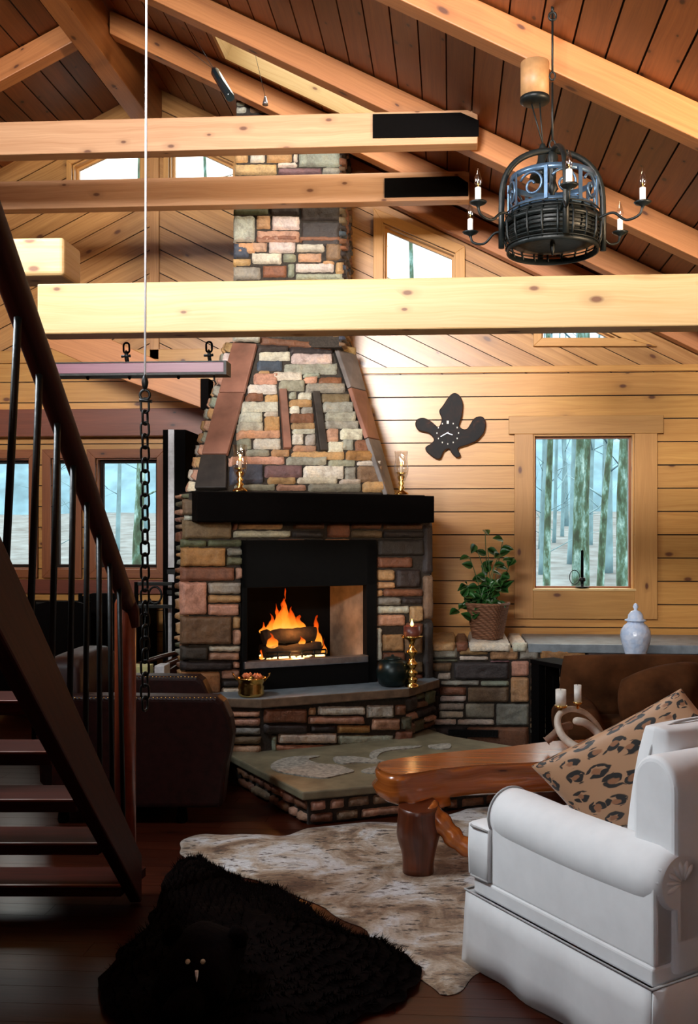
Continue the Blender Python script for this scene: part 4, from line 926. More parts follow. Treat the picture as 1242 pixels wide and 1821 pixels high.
FS = [(-.05, -.08, gz+.2, .075, .26, 0), (-.13, -.08, gz+.19, .06, .16, 1), (.03, -.09, gz+.2, .06, .19, 2), (-.2, -.06, gz+.19, .035, .09, 0), (.1, -.09, gz+.2, .045, .13, 3), (-.02, -.10, gz+.2, .035, .33, 1.4), (-.09, -.05, gz+.2, .04, .22, 2.2),
      (-.17, .06, gz+.09, .05, .12, 1), (.22, -.04, gz+.05, .05, .28, 2.5), (.27, -.02, gz+.0, .035, .14, 0), (-.22, .02, gz+.0, .04, .1, 2), (.06, .06, gz+.11, .03, .06, 1)]
ft = thing('fire', 'orange log fire burning in the fireplace', 'fire', fc+up*(gz-.01))
for f in FS: flame(*f).build('flame', M['flame'], ft)
mb = MB(); rng = random.Random(5)
for i in range(90):
    x, v = rng.uniform(-.22, .22), rng.uniform(-.13, .11); r = rng.uniform(.012, .03)
    mb.lathe([(0.001, -r*.5), (r*.8, -r*.3), (r, 0), (r*.7, r*.4), (0.001, r*.55)], fc+fu*x+fv*v+up*(gz+.012+rng.random()*.012), 7)
e = mb.build('embers', M['ember'], ft); e['kind'] = 'stuff'
point('fire_light', fc+up*(gz+.22)+fv*.06, 6, (1, .36, .08), .09)
point('ember_light', fc+up*(gz+.04)+fv*.17, 2.5, (1, .42, .12), .05)

# ================================================================== things on the hearth and mantel
def flame_small(p, h, parent, r=None):
    r = r or h*.2; mb = MB(); mb.lathe([(0.001, 0), (r*.8, h*.12), (r, h*.3), (r*.6, h*.6), (r*.2, h*.85), (0.0005, h)], p, 10); mb.build('flame', M['candleflame'], parent)
# brass pot
c = atz(447, 1238, zH)+up*.0; d0 = 6.6; s = 6.6/1700
pt = thing('brass_pot', 'small brass pot with two handles, heaped with copper-red pieces, on the hearth', 'pot', c)
R_ = 24*s; mb = MB(); H_ = 34*s
mb.lathe([(R_*.78, 0), (R_*.95, H_*.08), (R_, H_*.2), (R_*.93, H_*.35), (R_*1.0, H_*.5), (R_*.93, H_*.65), (R_*1.02, H_*.9), (R_*1.12, H_), (R_*1.0, H_*1.0), (R_*.95, H_*.85), (0.001, H_*.8)], c, 32, cap=False)
mb.build('pot_body', M['brass'], pt)
for sg in (-1, 1):
    mb = MB(); mb.tube([c+V((sg*R_*1.0, 0, H_*.8)), c+V((sg*R_*1.35, 0, H_*1.1)), c+V((sg*R_*1.45, 0, H_*1.25)), c+V((sg*R_*1.3, 0, H_*1.2))], .005, 6); mb.build('handle', M['brass'], pt)
mb = MB(); rng = random.Random(2)
for i in range(26):
    a, q = rng.random()*6.28, rng.random()**.5*R_*.75; r = rng.uniform(.012, .02)
    mb.lathe([(0.001, -r), (r, 0), (0.001, r)], c+V((math.cos(a)*q, math.sin(a)*q, H_*.92+.03*(1-(q/R_)**2))), 7)
o = mb.build('copper_pieces', M['copper'], pt); o['kind'] = 'stuff'
# black kettle
c = atz(697, 1219, zH); s = 7.0/1700; c = c+fv*.02
kt = thing('cast_iron_kettle', 'round dark green-black iron kettle on the hearth right of the fire', 'kettle', c)
R_ = 30*s; mb = MB()
mb.lathe([(R_*.6, 0), (R_*.85, .02), (R_, R_*.6), (R_*1.0, R_*1.0), (R_*.85, R_*1.45), (R_*.5, R_*1.65)], c, 28); mb.build('kettle_body', M['bronze'], kt)
mb = MB(); mb.lathe([(R_*.55, R_*1.63), (R_*.5, R_*1.70), (R_*.2, R_*1.78), (.012, R_*1.79), (.012, R_*1.88), (.001, R_*1.9)], c, 24); mb.build('lid', M['bronze'], kt)
# tall brass candlestick with a dark pillar candle
c = atz(733, 1221, zH); c = c-fv*.0; s = 6.95/1700
cs = thing('brass_candlestick', 'tall turned brass candlestick holding a wide lit candle on the right end of the hearth', 'candlestick', c)
mb = MB(); Hc = 92*s; u_ = 11*s
pr = [(1.15, 0), (1.1, .04), (.7, .07), (.9, .12), (1.0, .16), (.6, .2), (.9, .25), (1.0, .29), (.45, .34), (.9, .41), (1.0, .46), (.5, .52), (.45, .6), (.9, .66), (.95, .70), (.45, .76), (.4, .85), (.7, .92), (1.6, .97), (1.9, 1.0), (.01, 1.0)]
mb.lathe([(r*u_, z*Hc) for r, z in pr], c, 24, cap=False); mb.build('stem', M['brass'], cs)
mb = MB(); mb.lathe([(1.35*u_, Hc), (1.4*u_, Hc+.01), (1.4*u_, Hc+.075), (1.1*u_, Hc+.07), (.001, Hc+.065)], c, 24); mb.build('candle', plain('dark_red_wax', (.12, .03, .02), .4), cs)
flame_small(c+up*(Hc+.068), .06, cs, .013); point('candle_glow', c+up*(Hc+.13), .5, (1, .5, .2), .01)
# hurricane candlesticks on the mantel
def hurricane(px, lab):
    p = fp(px, 878, .08); c = V((p.x, p.y, zM+.012)); s = 6.8/1700
    t = thing('hurricane_candlestick', lab, 'candlestick', c, 'hurricane candlesticks on the mantel')
    mb = MB(); u_ = 7*s; mb.lathe([(2.0*u_, 0), (1.9*u_, .01), (.6*u_, .03), (1.0*u_, .05), (.5*u_, .065), (.9*u_, .085), (.5*u_, .10), (1.1*u_, .13), (.5*u_, .15), (1.6*u_, .165), (.01, .167)], c, 20, cap=False); mb.build('stem', M['brass'], t)
    mb = MB(); mb.lathe([(.012, .165), (.012, .215), (.001, .217)], c, 12); mb.build('candle', M['wax'], t); flame_small(c+up*.218, .045, t, .009)
    mb = MB(); mb.lathe([(.028, .1), (.05, .15), (.058, .2), (.045, .27), (.052, .33)], c, 24, cap=False); mb.build('glass_chimney', M['bulbglass'], t)
    point('candle_glow', c+up*.26, .35, (1, .5, .2), .01)
hurricane(427, 'brass hurricane candlestick with lit candle, left end of the mantel')
hurricane(714, 'brass hurricane candlestick with lit candle, right end of the mantel')

# ================================================================== window wall things
# burl clock
Yk = YRW-.018; z2 = lambda x, y: aty(620+x*.491, 420+y*.491, Yk)
OL = [(365, 582), (385, 570), (405, 582), (415, 612), (411, 655), (402, 690), (428, 700), (455, 662), (483, 655), (497, 675), (491, 712), (465, 742), (430, 758), (398, 770), (406, 795), (393, 804), (376, 790), (363, 772), (345, 783),
      (335, 805), (318, 808), (286, 785), (280, 766), (300, 752), (310, 737), (290, 715), (256, 706), (243, 686), (250, 665), (275, 660), (303, 675), (326, 692), (338, 665), (329, 636), (343, 615)]
ck = thing('burl_clock', 'dark lacquered burl-slab clock on the pine wall, shaped like a splayed leaf', 'clock', z2(365, 700))
mb = MB(); mb.slab([p for p in cat([z2(*p) for p in OL], 4)], (0, -.045, 0), m=0, mside=1); mb.build('burl_slab', [M['burl'], M['burl_edge']], ck, bevel=.006)
cc = z2(360, 715)+V((0, -.0455, 0)); mb = MB(); rr_ = 40*.491*8.2/1700
for i in range(12):
    a = i*math.pi/6; q = cc+V((math.sin(a)*rr_, 0, math.cos(a)*rr_)); w_ = .013 if i == 0 else .006
    mb = MB(); mb.aabb(q.x-w_*.7, q.x+w_*.7, q.y-.004, q.y+.001, q.z-w_, q.z+w_); mb.build('hour_mark', M['wax'], ck)
for L_, a in ((.055, 1.9), (.08, 4.2)):
    mb = MB(); d = V((math.sin(a), 0, math.cos(a))); mb.box(cc+V((0, -.012, 0))-d*.01, d*L_, V((d.z, 0, -d.x))*.005, (0, .004, 0)); mb.build('hand', M['steel'], ck)
# potted plant
c = aty(868, 1126, 7.86); c.z = zLt+.012
pp = thing('potted_plant', 'bushy green leafy plant in a tapered wicker basket on the ledge', 'plant', c)
s = 7.86/1700; mb = MB()
mb.lathe([(26*s, 0), (27*s, .01), (37*s, 58*s), (39*s, 60*s), (39*s, 64*s), (35*s, 64*s), (33*s, 50*s), (.001, 48*s)], c, 4*8, cap=True)
for v in mb.v:                                         # square the basket a little
    dx, dy = v.x-c.x, v.y-c.y; a = math.atan2(dy, dx)+.4; r = math.hypot(dx, dy); k = 1/max(abs(math.cos(a)), abs(math.sin(a)), .78)**.7; v.x = c.x+dx*k*.92; v.y = c.y+dy*k*.92
mb.build('basket', M['basket'], pp)
rng = random.Random(11); lf = MB(); st = MB()
def leaf(mb, p, d, nrm, L, Wd):
    d = d.normalized(); x = d.cross(nrm).normalized(); nn = x.cross(d)
    out = [(0, 0), (.12, .36), (.35, .5), (.62, .40), (.85, .18), (1, 0)]
    b = len(mb.v); mid = []; 
    for t, w in out: mb.v.append(p+d*L*t-nn*L*.25*t*t)
    for sg in (1, -1):
        e0 = len(mb.v)
        for t, w in out: mb.v.append(p+d*L*t-nn*L*.25*t*t+x*sg*w*Wd+nn*w*.18*Wd)
        for i in range(5): mb.face([b+i, b+i+1, e0+i+1, e0+i], None, (1, 1, 1), 0, True)
top = [(863, 942), (895, 960), (912, 992), (845, 968), (835, 990), (880, 1005), (858, 1010), (905, 1020), (828, 1040), (822, 1060), (850, 1045), (875, 1040), (900, 1045), (835, 1075), (862, 1070), (890, 1070), (815, 1085), (850, 1090), (838, 1100), (875, 1085), (868, 975), (890, 985), (855, 1030), (870, 1055)]
for (x, y) in top:
    tp = aty(x, y, 7.86+rng.uniform(-.13, .10)); b0_ = c+V((rng.uniform(-.04, .04), rng.uniform(-.04, .04), 50*s))
    mid = b0_.lerp(tp, .5)+V((rng.uniform(-.03, .03), rng.uniform(-.03, .03), .06)); P = cat([b0_, mid, tp], 5, False); st.tube(P, .0035, 5)
    for k in range(5 if y > 990 else 2):
        q = P[-1] if k == 0 else P[rng.randrange(4, len(P))]; d = V((rng.uniform(-1, 1), rng.uniform(-1, .3), rng.uniform(-.8, .5)))
        leaf(lf, q, d, V((rng.uniform(-.5, .5), -.8, .6)), rng.uniform(.08, .115), rng.uniform(.06, .085))
st.build('stems', M['stem'], pp); lf.build('foliage', M['leaf'], pp)
# window-sill candle holder
c = aty(1036, 1050, YRW+.015); c.z = w1[2]+.018
ch = thing('chamber_candlestick', 'small black iron chamber candlestick standing on the window sill', 'candlestick', c)
s = 8.2/1700; mb = MB(); mb.lathe([(8*s, 0), (12*s, .008), (13*s, .018), (12*s, .018), (7*s, .008), (3*s, .012), (3*s, 12*s), (6*s, 13*s), (6*s, 19*s), (3*s, 20*s), (.001, 20*s)], c, 20, cap=False); mb.build('holder', M['iron'], ch)
mb = MB(); mb.tube([c+V((-12*s-8*s*(1-math.cos(a)), 0, 18*s*.9+16*s*math.sin(a))) if False else c+V((-14*s+9*s*math.cos(a), 0, 20*s+13*s*math.sin(a))) for a in [i*math.pi/8 for i in range(-5, 12)]], .004, 6); mb.build('ring_handle', M['iron'], ch)
mb = MB(); mb.lathe([(2.6*s, 19*s), (2.4*s, 68*s), (.001, 70*s)], c, 12); mb.build('candle', M['black_wood'], ch)

# ginger jar on a dark console table
zc_ = .83; c = cw((1131-700)/1700*6.85, 6.85, 0); c.z = 1.7-(1170-950)/1700*6.85
ct_z = c.z
jr = thing('ginger_jar', 'pale blue-white porcelain ginger jar with domed lid, behind the brown armchair', 'jar', c)
s = 6.85/1700; mb = MB()
mb.lathe([(.001, 0), (17*s, 0), (17.5*s, 2*s), (20*s, 12*s), (25*s, 28*s), (27*s, 40*s), (25.5*s, 50*s), (20*s, 58*s), (15*s, 62*s), (14.5*s, 66*s), (12*s, 66*s)], c, 40, cap=False); mb.build('jar_body', M['ceramic'], jr)
mb = MB(); mb.lathe([(19*s, 66*s), (19*s, 68*s), (14*s, 70*s), (13*s, 77*s), (8*s, 83*s), (3*s, 85*s), (3*s, 87*s), (5*s, 91*s), (3*s, 96*s), (.001, 98*s)], c, 32); mb.build('lid', M['ceramic'], jr)
cn = thing('console_table', 'dark narrow console table behind the brown armchair, carrying the ginger jar', 'table', V((c.x, c.y, 0)))
xa, xb_ = c.x-.30, c.x+.75
mb = MB(); mb.aabb(xa, xb_, c.y-.17, c.y+.17, ct_z-.035, ct_z); mb.build('table_top', M['black_wood'], cn, bevel=.004)
mb = MB(); mb.aabb(xa, xa+.4, c.y-.176, c.y-.165, ct_z-.012, ct_z+.001); mb.build('metal_edge', M['steel'], cn)
for x in (xa+.05, xb_-.05):
    for y in (c.y-.14, c.y+.14): mb = MB(); mb.aabb(x-.022, x+.022, y-.022, y+.022, 0, ct_z-.035, axis='z'); mb.build('leg', M['black_wood'], cn, bevel=.003)

# end table at the ledge
A = cw((943-700)/1700*6.95, 6.95); B = cw((1003-700)/1700*6.62, 6.62)
zt_ = 1.7-(1172-950)/1700*6.95
et = thing('end_table', 'black square end table beside the brown armchair, open in front', 'table', V(((A.x+B.x)/2+.2, (A.y+B.y)/2, 0)))
dA = (B-A); nA = V((-dA.y, dA.x, 0)).normalized(); wA = .22
if nA.x < 0: nA = -nA
mb = MB(); mb.box(V((A.x, A.y, zt_-.03)), dA, nA*wA, up*.03); mb.build('table_top', M['black_wood'], et, bevel=.004)
mb = MB(); mb.box(V((A.x, A.y, .12))+nA*.02, dA, nA*(wA-.04), up*.025); mb.build('shelf', M['black_wood'], et)
for a_ in (0.0, .86):
    for b_ in (0.01, wA-.08): mb = MB(); mb.box(V((A.x, A.y, 0))+dA*a_+nA*b_, dA.normalized()*.09, nA*.06, up*(zt_-.03)); mb.build('leg', M['black_wood'], et, bevel=.003)
c = V((A.x, A.y, .147))+dA*.45+nA*.12
mb = MB(); r = .075; mb.lathe([(.001, 0), (r*.6, .01), (r, r*.8), (r*.9, r*1.3), (r*.4, r*1.8), (.001, r*1.9)], c, 20)
tag(mb.build('gourd', M['orangefruit'], None), 'rust-orange round gourd on the shelf of the end table', 'gourd')
c = V((A.x, A.y, .147))+dA*.3+nA*.30
mb = MB(); mb.lathe([(.06, 0), (.07, .02), (.05, .14), (.07, .2), (.06, .2), (.001, .18)], c, 20); tag(mb.build('clay_jug', M['shade_tan'], None), 'tan clay jug at the back of the end table shelf', 'jug')

# ================================================================== brown suede armchair (right, behind coffee table)
def obox(mb, c, a, b, h, z0, m=0): mb.box(V((c.x, c.y, z0))-a/2-b/2, a, b, up*h, m=m)
def sc(r, d): return cw(r, d)
ar = thing('suede_armchair', 'plump brown suede armchair with rolled arms in front of the ledge, right side', 'armchair', sc(1.75, 6.0))
def roll(p0, p1, r, flat=.8): mb = MB(); n = 10; P = [p0.lerp(p1, i/n) for i in range(n+1)]; mb.tube(P, [r*.75]+[r]*(n-1)+[r*.75], 20, flat=flat, up=(0, 0, 1)); return mb
mb = MB(); mb.cushion(sc(1.62, 6.35)+up*.66, sc(.54, 0), sc(0, -.03)+up*.26, (0, -.17, .03), 18, 2.6, .12, lump=.05, rnd=.35); mb.build('back_cushion', M['suede'], ar)
mb = MB(); mb.cushion(sc(1.55, 6.03)+up*.42, sc(.44, 0), sc(0, .32), (0, 0, .11), 14, 4, .4, lump=.02); mb.build('seat_cushion', M['suede'], ar)
for x0 in (1.16, 2.05):
    mb = MB(); mb.cushion(sc(x0, 6.03)+up*.50, sc(.13, 0), sc(0, .36), (0, 0, .17), 14, 2.2, .2, lump=.03, rnd=.5); mb.build('arm', M['suede'], ar)
mb = MB(); mb.cushion(sc(1.62, 6.05)+up*.20, sc(.56, 0), sc(0, .38), (0, 0, .18), 12, 8, .8); mb.build('base', M['suede'], ar)
mb = MB(); mb.cushion(sc(1.62, 5.72)+up*.72, sc(.29, .03)+up*.06, sc(-.02, .06)+up*.19, V((0, -.16, .06)), 16, 1.8, .05, lump=.06, rnd=.7)
tag(mb.build('throw_pillow', M['suede']), 'slouchy brown suede pillow piled on the brown armchair', 'pillow')

# ================================================================== white sofa, foreground right
SO = V((.29, 3.80, 0)); sa = V((-.52, .854, 0)).normalized(); sb = V((.854, .52, 0))
def sp(a, b, z=0.0): p = SO+sa*a+sb*b; return cw(p.x, p.y, z)
SA = sp(1, 0)-sp(0, 0); SB = sp(0, 1)-sp(0, 0)
sf = thing('white_sofa', 'white slipcovered sofa with rolled arm and skirt, foreground right', 'sofa', sp(-.48, .8))
WID = 1.75
def obx(mb, a0, a1, b0, b1, z0, z1, **k): mb.box(sp(a0, b0, z0), SA*(a1-a0), SB*(b1-b0), up*(z1-z0), **k)
mb = MB(); obx(mb, -.97, -.02, .02, WID-.02, .28, .345); obx(mb, -.97, -.13, .025, .2, .34, .60); obx(mb, -.97, -.13, WID-.2, WID-.025, .34, .60); obx(mb, -.97, -.80, .03, WID-.03, .34, .56)
mb.build('frame', M['fabric'], sf, bevel=.012, seg=3)
# skirt: slightly flared panels on four sides with a soft wave and kick pleats at corners
mb = MB(); cor = [(-.98, .0), (.0, .0), (.0, WID), (-.98, WID)]
for i in range(4):
    (a0, b0), (a1, b1) = cor[i], cor[(i+1) % 4]; n = 26; ctr = (-.49, WID/2); base = len(mb.v)
    for j in range(n+1):
        t = j/n; a, b = a0+(a1-a0)*t, b0+(b1-b0)*t
        for kz, z in enumerate((.285, .2, .1, .008)):
            f = (1+.012*kz); wv = .004*kz*math.sin(t*19+i)*math.sin(t*math.pi)
            dx, dy = (a-ctr[0]), (b-ctr[1]); L_ = math.hypot(dx, dy)
            mb.v.append(sp(a+(-.008 if i == 3 else (.004*kz if a > -.5 else -.004*kz))*(1)+wv*(1 if i in (1, 3) else 0), b+(-.004*kz if b < WID/2 else .004*kz)+wv*(1 if i in (0, 2) else 0), z))
    for j in range(n):
        for kz in range(3): q = base+j*4+kz; mb.face([q, q+1, q+5, q+4], None, (1, 1, 1), 0, True)
o = mb.build('skirt', M['fabric'], sf); md = o.modifiers.new('s', 'SOLIDIFY'); md.thickness = .006; md.offset = 0
mb = MB(); mb.tube([sp(a, b, .29) for a, b in ((-.985, -.004), (.004, -.004), (.004, WID+.004), (-.985, WID+.004))], .005, 8, closed=True); mb.build('piping', M['piping'], sf)
# rolled arms: scroll profile swept front to back
def arm(b_in, sgn):
    prof = []
    R1 = .112; cb, cz = b_in, .60
    for i in range(20):
        t = -2.45+i*(4.9+.0)/19                 # from underside outer round over the top to inner side
        prof.append((cb-sgn*math.cos(math.pi-t-math.pi/2+math.pi/2)*0+sgn*-math.cos(t)*0, 0))
    prof = [(cb-sgn*R1*math.cos(math.radians(g)), cz+R1*.98*math.sin(math.radians(g))) for g in range(-62, 200, 12)]
    prof += [(cb+sgn*(R1-.005), .36), (cb-sgn*.02, .36), (cb-sgn*.025, cz-R1*.95)]
    mb = MB()
    def df(a, c, t):
        k = math.sin(min(1, t*9)*math.pi/2)*.06+.94 if t < .12 else 1
        sag = -.012*math.sin(t*math.pi)+.0
        if t > .9: k = 1-(t-.9)**2*22
        return (cb+(a-cb)*k, cz+(c-cz)*k+sag)
    mb.sweep(prof, sp(-.125, 0, 0), SB, up, SA*-.865, 26, deform=df); mb.build('arm', M['fabric'], sf)
    # piping round the arm front
    mb = MB(); mb.tube([sp(-.122, a*1.0, c) for a, c in [(cb+(a-cb)*.97, cz+(c-cz)*.97) for a, c in prof[:22]]], .0045, 7); mb.build('piping', M['piping'], sf)
arm(.125, 1); arm(WID-.125, -1)
# gathered pleats at the back end of the near arm
mb = MB()
for k in range(7):
    g = math.radians(-20+k*26); ca_, sa_ = math.cos(g), math.sin(g)
    mb.tube([sp(-.93, .125-.103*ca_, .60+.101*sa_), sp(-.972, .125-.088*ca_, .60+.086*sa_), sp(-.991, .125-.05*ca_, .60+.05*sa_), sp(-.993, .125-.012*ca_, .60+.012*sa_)], [.003, .009, .008, .004], 8)
mb.lathe([(.001, 0)], sp(0, 0), 3) if False else None
mb.build('arm_pleats', M['fabric'], sf)
for i in range(2):
    b0 = .245+i*.63; b1 = b0+.625
    mb = MB(); ex = (.0, 1)
    lo = .015 if i == 0 else b0; hi = b1 if i == 0 else WID-.015
    mb.cushion(sp(-.36, (b0+b1)/2, .455), SA*.36, SB*.31, up*.115, 18, 7, .75); mb.build('seat_cushion', M['fabric'], sf)
mb = MB(); mb.cushion(sp(-.063, .13, .452), SA*.066, SB*.122, up*.112, 12, 7, .85); mb.build('cushion_front', M['fabric'], sf)
for zz in (.548, .352):
    mb = MB(); mb.tube([sp(a, b, zz) for a, b in ((-.125, .012), (-.02, .008), (.001, .03), (.0, .245))], .0045, 7); mb.build('piping', M['piping'], sf)
# back frame and cushions
mb = MB(); pr = [(-.99, .30), (-.99, .88)]+[(-.895+.095*math.cos(g), .88+.105*math.sin(g)) for g in [math.pi*(1-k/14) for k in range(1, 15)]]+[(-.80, .5), (-.80, .34)]
mb.sweep([(a, z) for a, z in pr], sp(0, .10, 0), SA, up, SB*(WID-.2), 12); mb.build('back', M['fabric'], sf, bevel=.02, seg=3)
for i in range(2):
    b0 = .21+i*.665; mb = MB(); mb.cushion(sp(-.735, b0+.33, .785), SB*.335, up*.275-SA*.05, SA*.115, 18, 3.2, .35, rnd=.22); mb.build('back_cushion', M['fabric'], sf)
    mb = MB(); c0 = sp(-.735, b0+.33, .785); ax, ay = SB*.325, up*.27-SA*.05
    mb.tube([c0+ax*math.copysign(abs(math.cos(g))**.35, math.cos(g))+ay*math.copysign(abs(math.sin(g))**.35, math.sin(g)) for g in [k*math.pi/20 for k in range(40)]], .0045, 6, closed=True); mb.build('piping', M['piping'], sf)
# leopard pillow
Lc, Tc = cw((945-700)/1700*3.86, 3.86, 1.7-(1362-950)/1700*3.86), cw((1212-700)/1700*3.62, 3.62, 1.7-(1224-950)/1700*3.62)
e1 = (Tc-Lc)/2; e2 = (cw(.24, -.10)-up*.27)/2; e3 = e1.cross(e2).normalized()*.075
mb = MB(); mb.cushion(Lc+e1+e2, e1, e2, e3, 20, 2.6, .16); tag(mb.build('leopard_pillow', M['leopard']), 'leopard-print throw pillow propped inside the white sofa arm', 'pillow')

# ================================================================== coffee table: live-edge slab on stump legs
zT = .50
def ft3(px, py): return atz(px, py, zT)
top_ = [(672, 1362), (684, 1372), (712, 1377), (760, 1371), (820, 1363), (900, 1358), (1000, 1353), (1150, 1348), (1240, 1343), (1268, 1338), (1268, 1325), (1240, 1316), (1150, 1313), (1000, 1317), (900, 1328), (800, 1337), (727, 1346), (682, 1354)]
tb = thing('coffee_table', 'rustic orange-brown live-edge slab coffee table on tree-stump legs', 'table', ft3(950, 1335)-up*zT)
P = cat([ft3(*p) for p in top_], 4)
cenT = sum(P, V())/len(P); rings = []; mb = MB(); n = len(P); b = len(mb.v)
prof_ = [(0, .0), (.010, -.010), (.012, -.03), (-.012, -.06), (.01, -.09), (.012, -.13), (-.02, -.16), (-.08, -.175)]
for kx, (o_, dz) in enumerate(prof_):
    for i, p in enumerate(P):
        q = p-cenT; nn = V((P[(i+1) % n]-P[i-1]).cross(up)).normalized(); nn = nn if nn.dot(q) > 0 else -nn
        w_ = noise.noise(p*4+V((0, 0, dz*12)))*.035*(1 if kx else .2); mb.v.append(p+nn*(o_+w_)+up*(dz+noise.noise(p*7+V((3, 0, kx)))*.012*min(kx, 1)))
for kx in range(len(prof_)-1):
    acc = 0
    for i in range(n):
        j = (i+1) % n; dl = (P[j]-P[i]).length; mb.face([b+kx*n+i, b+kx*n+j, b+(kx+1)*n+j, b+(kx+1)*n+i], [(acc, kx*.04), (acc+dl, kx*.04), (acc+dl, kx*.04+.04), (acc, kx*.04+.04)], (1, 1, 1), 0, True); acc += dl
mb.face([b+i for i in range(n)], [(P[i].x, P[i].y*1.0) for i in range(n)], (1, 1, 1), 0); kx = len(prof_)-1
mb.face([b+kx*n+i for i in range(n)], [(P[i].x, P[i].y) for i in range(n)], (1, 1, 1), 0)
o = mb.build('slab_top', M['slabwood'], tb); 
def stump(px0, d, r0, r1, lean=0.0):
    c0 = cw((px0-700)/1700*d, d, 0.003); mb = MB(); n = 12; P_ = []; Rr = []
    for i in range(n+1):
        t = i/n; P_.append(c0+V((lean*t, .02*math.sin(t*3), t*(zT-.15)))); Rr.append(r0+(r1-r0)*t+.012*math.sin(t*7+px0))
    mb.tube(P_, Rr, 22)
    for v in mb.v: k = 1+.14*noise.noise(v*9); v.x = c0.x+(v.x-c0.x)*k; v.y = c0.y+(v.y-c0.y)*k
    mb.build('leg', M['stumpwood'], tb, bevel=0); return c0
c0 = stump(745, 4.78, .085, .115, .0)
stump(1130, 5.35, .09, .1)
mb = MB(); br = cat([c0+V((.04, .0, .33)), c0+V((.12, -.01, .25)), c0+V((.20, -.03, .17)), c0+V((.30, -.03, .12)), c0+V((.40, .02, .03))], 5, False)
mb.tube(br, [.055-.0008*i+.006*math.sin(i*1.7) for i in range(len(br))], 14); mb.build('branch', M['slabwood'], tb)

# antler candleholder on the table
dA_ = 5.2; c = atz(1015, 1330, zT)
an = thing('antler_candleholder', 'looping bone-white antler candleholder on the coffee table', 'candleholder', c)
def ap(px, py, d=5.3): return atd(px, py, d)
mb = MB(); mb.tube(cat([ap(992, 1285, 5.3), ap(985, 1300), ap(992, 1318), ap(1015, 1332, 5.25), ap(1045, 1338, 5.2)], 6, False), [.012+.014*math.sin(min(1, i/20)*2.2) for i in range(25)], 12)
mb = MB(); lp = cat([ap(1060, 1338, 5.15), ap(1028, 1330, 5.2), ap(1002, 1310, 5.25), ap(992, 1285, 5.3), ap(998, 1268, 5.33), ap(1018, 1261, 5.36), ap(1042, 1268, 5.4), ap(1062, 1288, 5.42), ap(1076, 1312, 5.42)], 6, False)
mb.tube(lp, [.025-.00028*i for i in range(len(lp))], 14); mb.build('antler', M['antler'], an)
mb = MB(); lp = cat([ap(1020, 1282, 5.45), ap(1040, 1285, 5.42), ap(1058, 1298, 5.4), ap(1072, 1318, 5.36), ap(1080, 1335, 5.3)], 5, False)
mb.tube(lp, [.012, .02]+[.023]*(len(lp)-2), 12); mb.build('antler', M['antler'], an)
mb = MB(); lp = cat([ap(972, 1318, 5.3), ap(984, 1308, 5.3), ap(998, 1295, 5.32), ap(1015, 1290, 5.36)], 5, False)
mb.tube(lp, [.028, .02]+[.022]*(len(lp)-2), 12); mb.build('antler', plain('rough_antler_base', (.25, .15, .10), .7, bs=.4, nscale=60), an)
for px, py, w_, h_ in ((998, 1256, 9.5, 30), (1028, 1250, 6.5, 32)):
    b_ = ap(px, py, 5.33); s = 5.33/1700; b_ = b_+up*0
    mb = MB(); mb.lathe([(.001, -.035), (.008, -.03), (.01, -.008), (w_*s*1.1, -.006), (w_*s*1.25, .006), (w_*s*1.1, .006), (.001, .003)], b_, 16, cap=False); mb.build('candle_cup', M['brass'], an)
    mb = MB(); mb.lathe([(w_*s, .003), (w_*s, h_*s), (w_*s*.8, h_*s-.003), (.001, h_*s-.006)], b_, 20)
    cdl = tag(mb.build('pillar_candle', M['wax']), 'wide white pillar candle on the antler holder, the left one' if px < 1010 else 'slim white pillar candle on the antler holder, the right one', 'candle', 'candles on the antler holder')
    mb = MB(); mb.tube([b_+up*(h_*s-.006), b_+up*(h_*s+.006)], .0015, 5); mb.build('wick', M['soot'], cdl)

# ================================================================== rugs
rg = [(318, 1505), (352, 1488), (420, 1483), (500, 1487), (560, 1470), (640, 1462), (760, 1458), (850, 1436), (960, 1440), (1050, 1480), (1080, 1560), (1010, 1650), (900, 1700), (830, 1745), (790, 1765), (770, 1750), (700, 1700), (620, 1640), (520, 1590), (430, 1560), (350, 1530)]
P = cat([atz(x, y, .006) for x, y in rg], 8); P = [p+V((noise.noise(p*6), noise.noise(p*6+V((9, 0, 0))), 0))*.05 for p in P]
mb = MB(); cen = sum(P, V())/len(P); n = len(P); b = 0; K = 10
for k in range(K+1):
    for p in P: q = cen.lerp(p, k/K); mb.v.append(V((q.x, q.y, .004+.008*(1-(k/K)**6)+.008*max(0, noise.noise(q*2.4)))))
for k in range(K):
    for i in range(n): j = (i+1) % n; mb.face([k*n+i, k*n+j, (k+1)*n+j, (k+1)*n+i] if k else [i, n+j, n+i], None, (1, 1, 1), 0, True)
o = mb.build('cowhide_rug', M['cowhide']); tag(o, 'mottled cream, brown and black cowhide rug on the dark floor', 'rug'); md = o.modifiers.new('s', 'SOLIDIFY'); md.thickness = .003
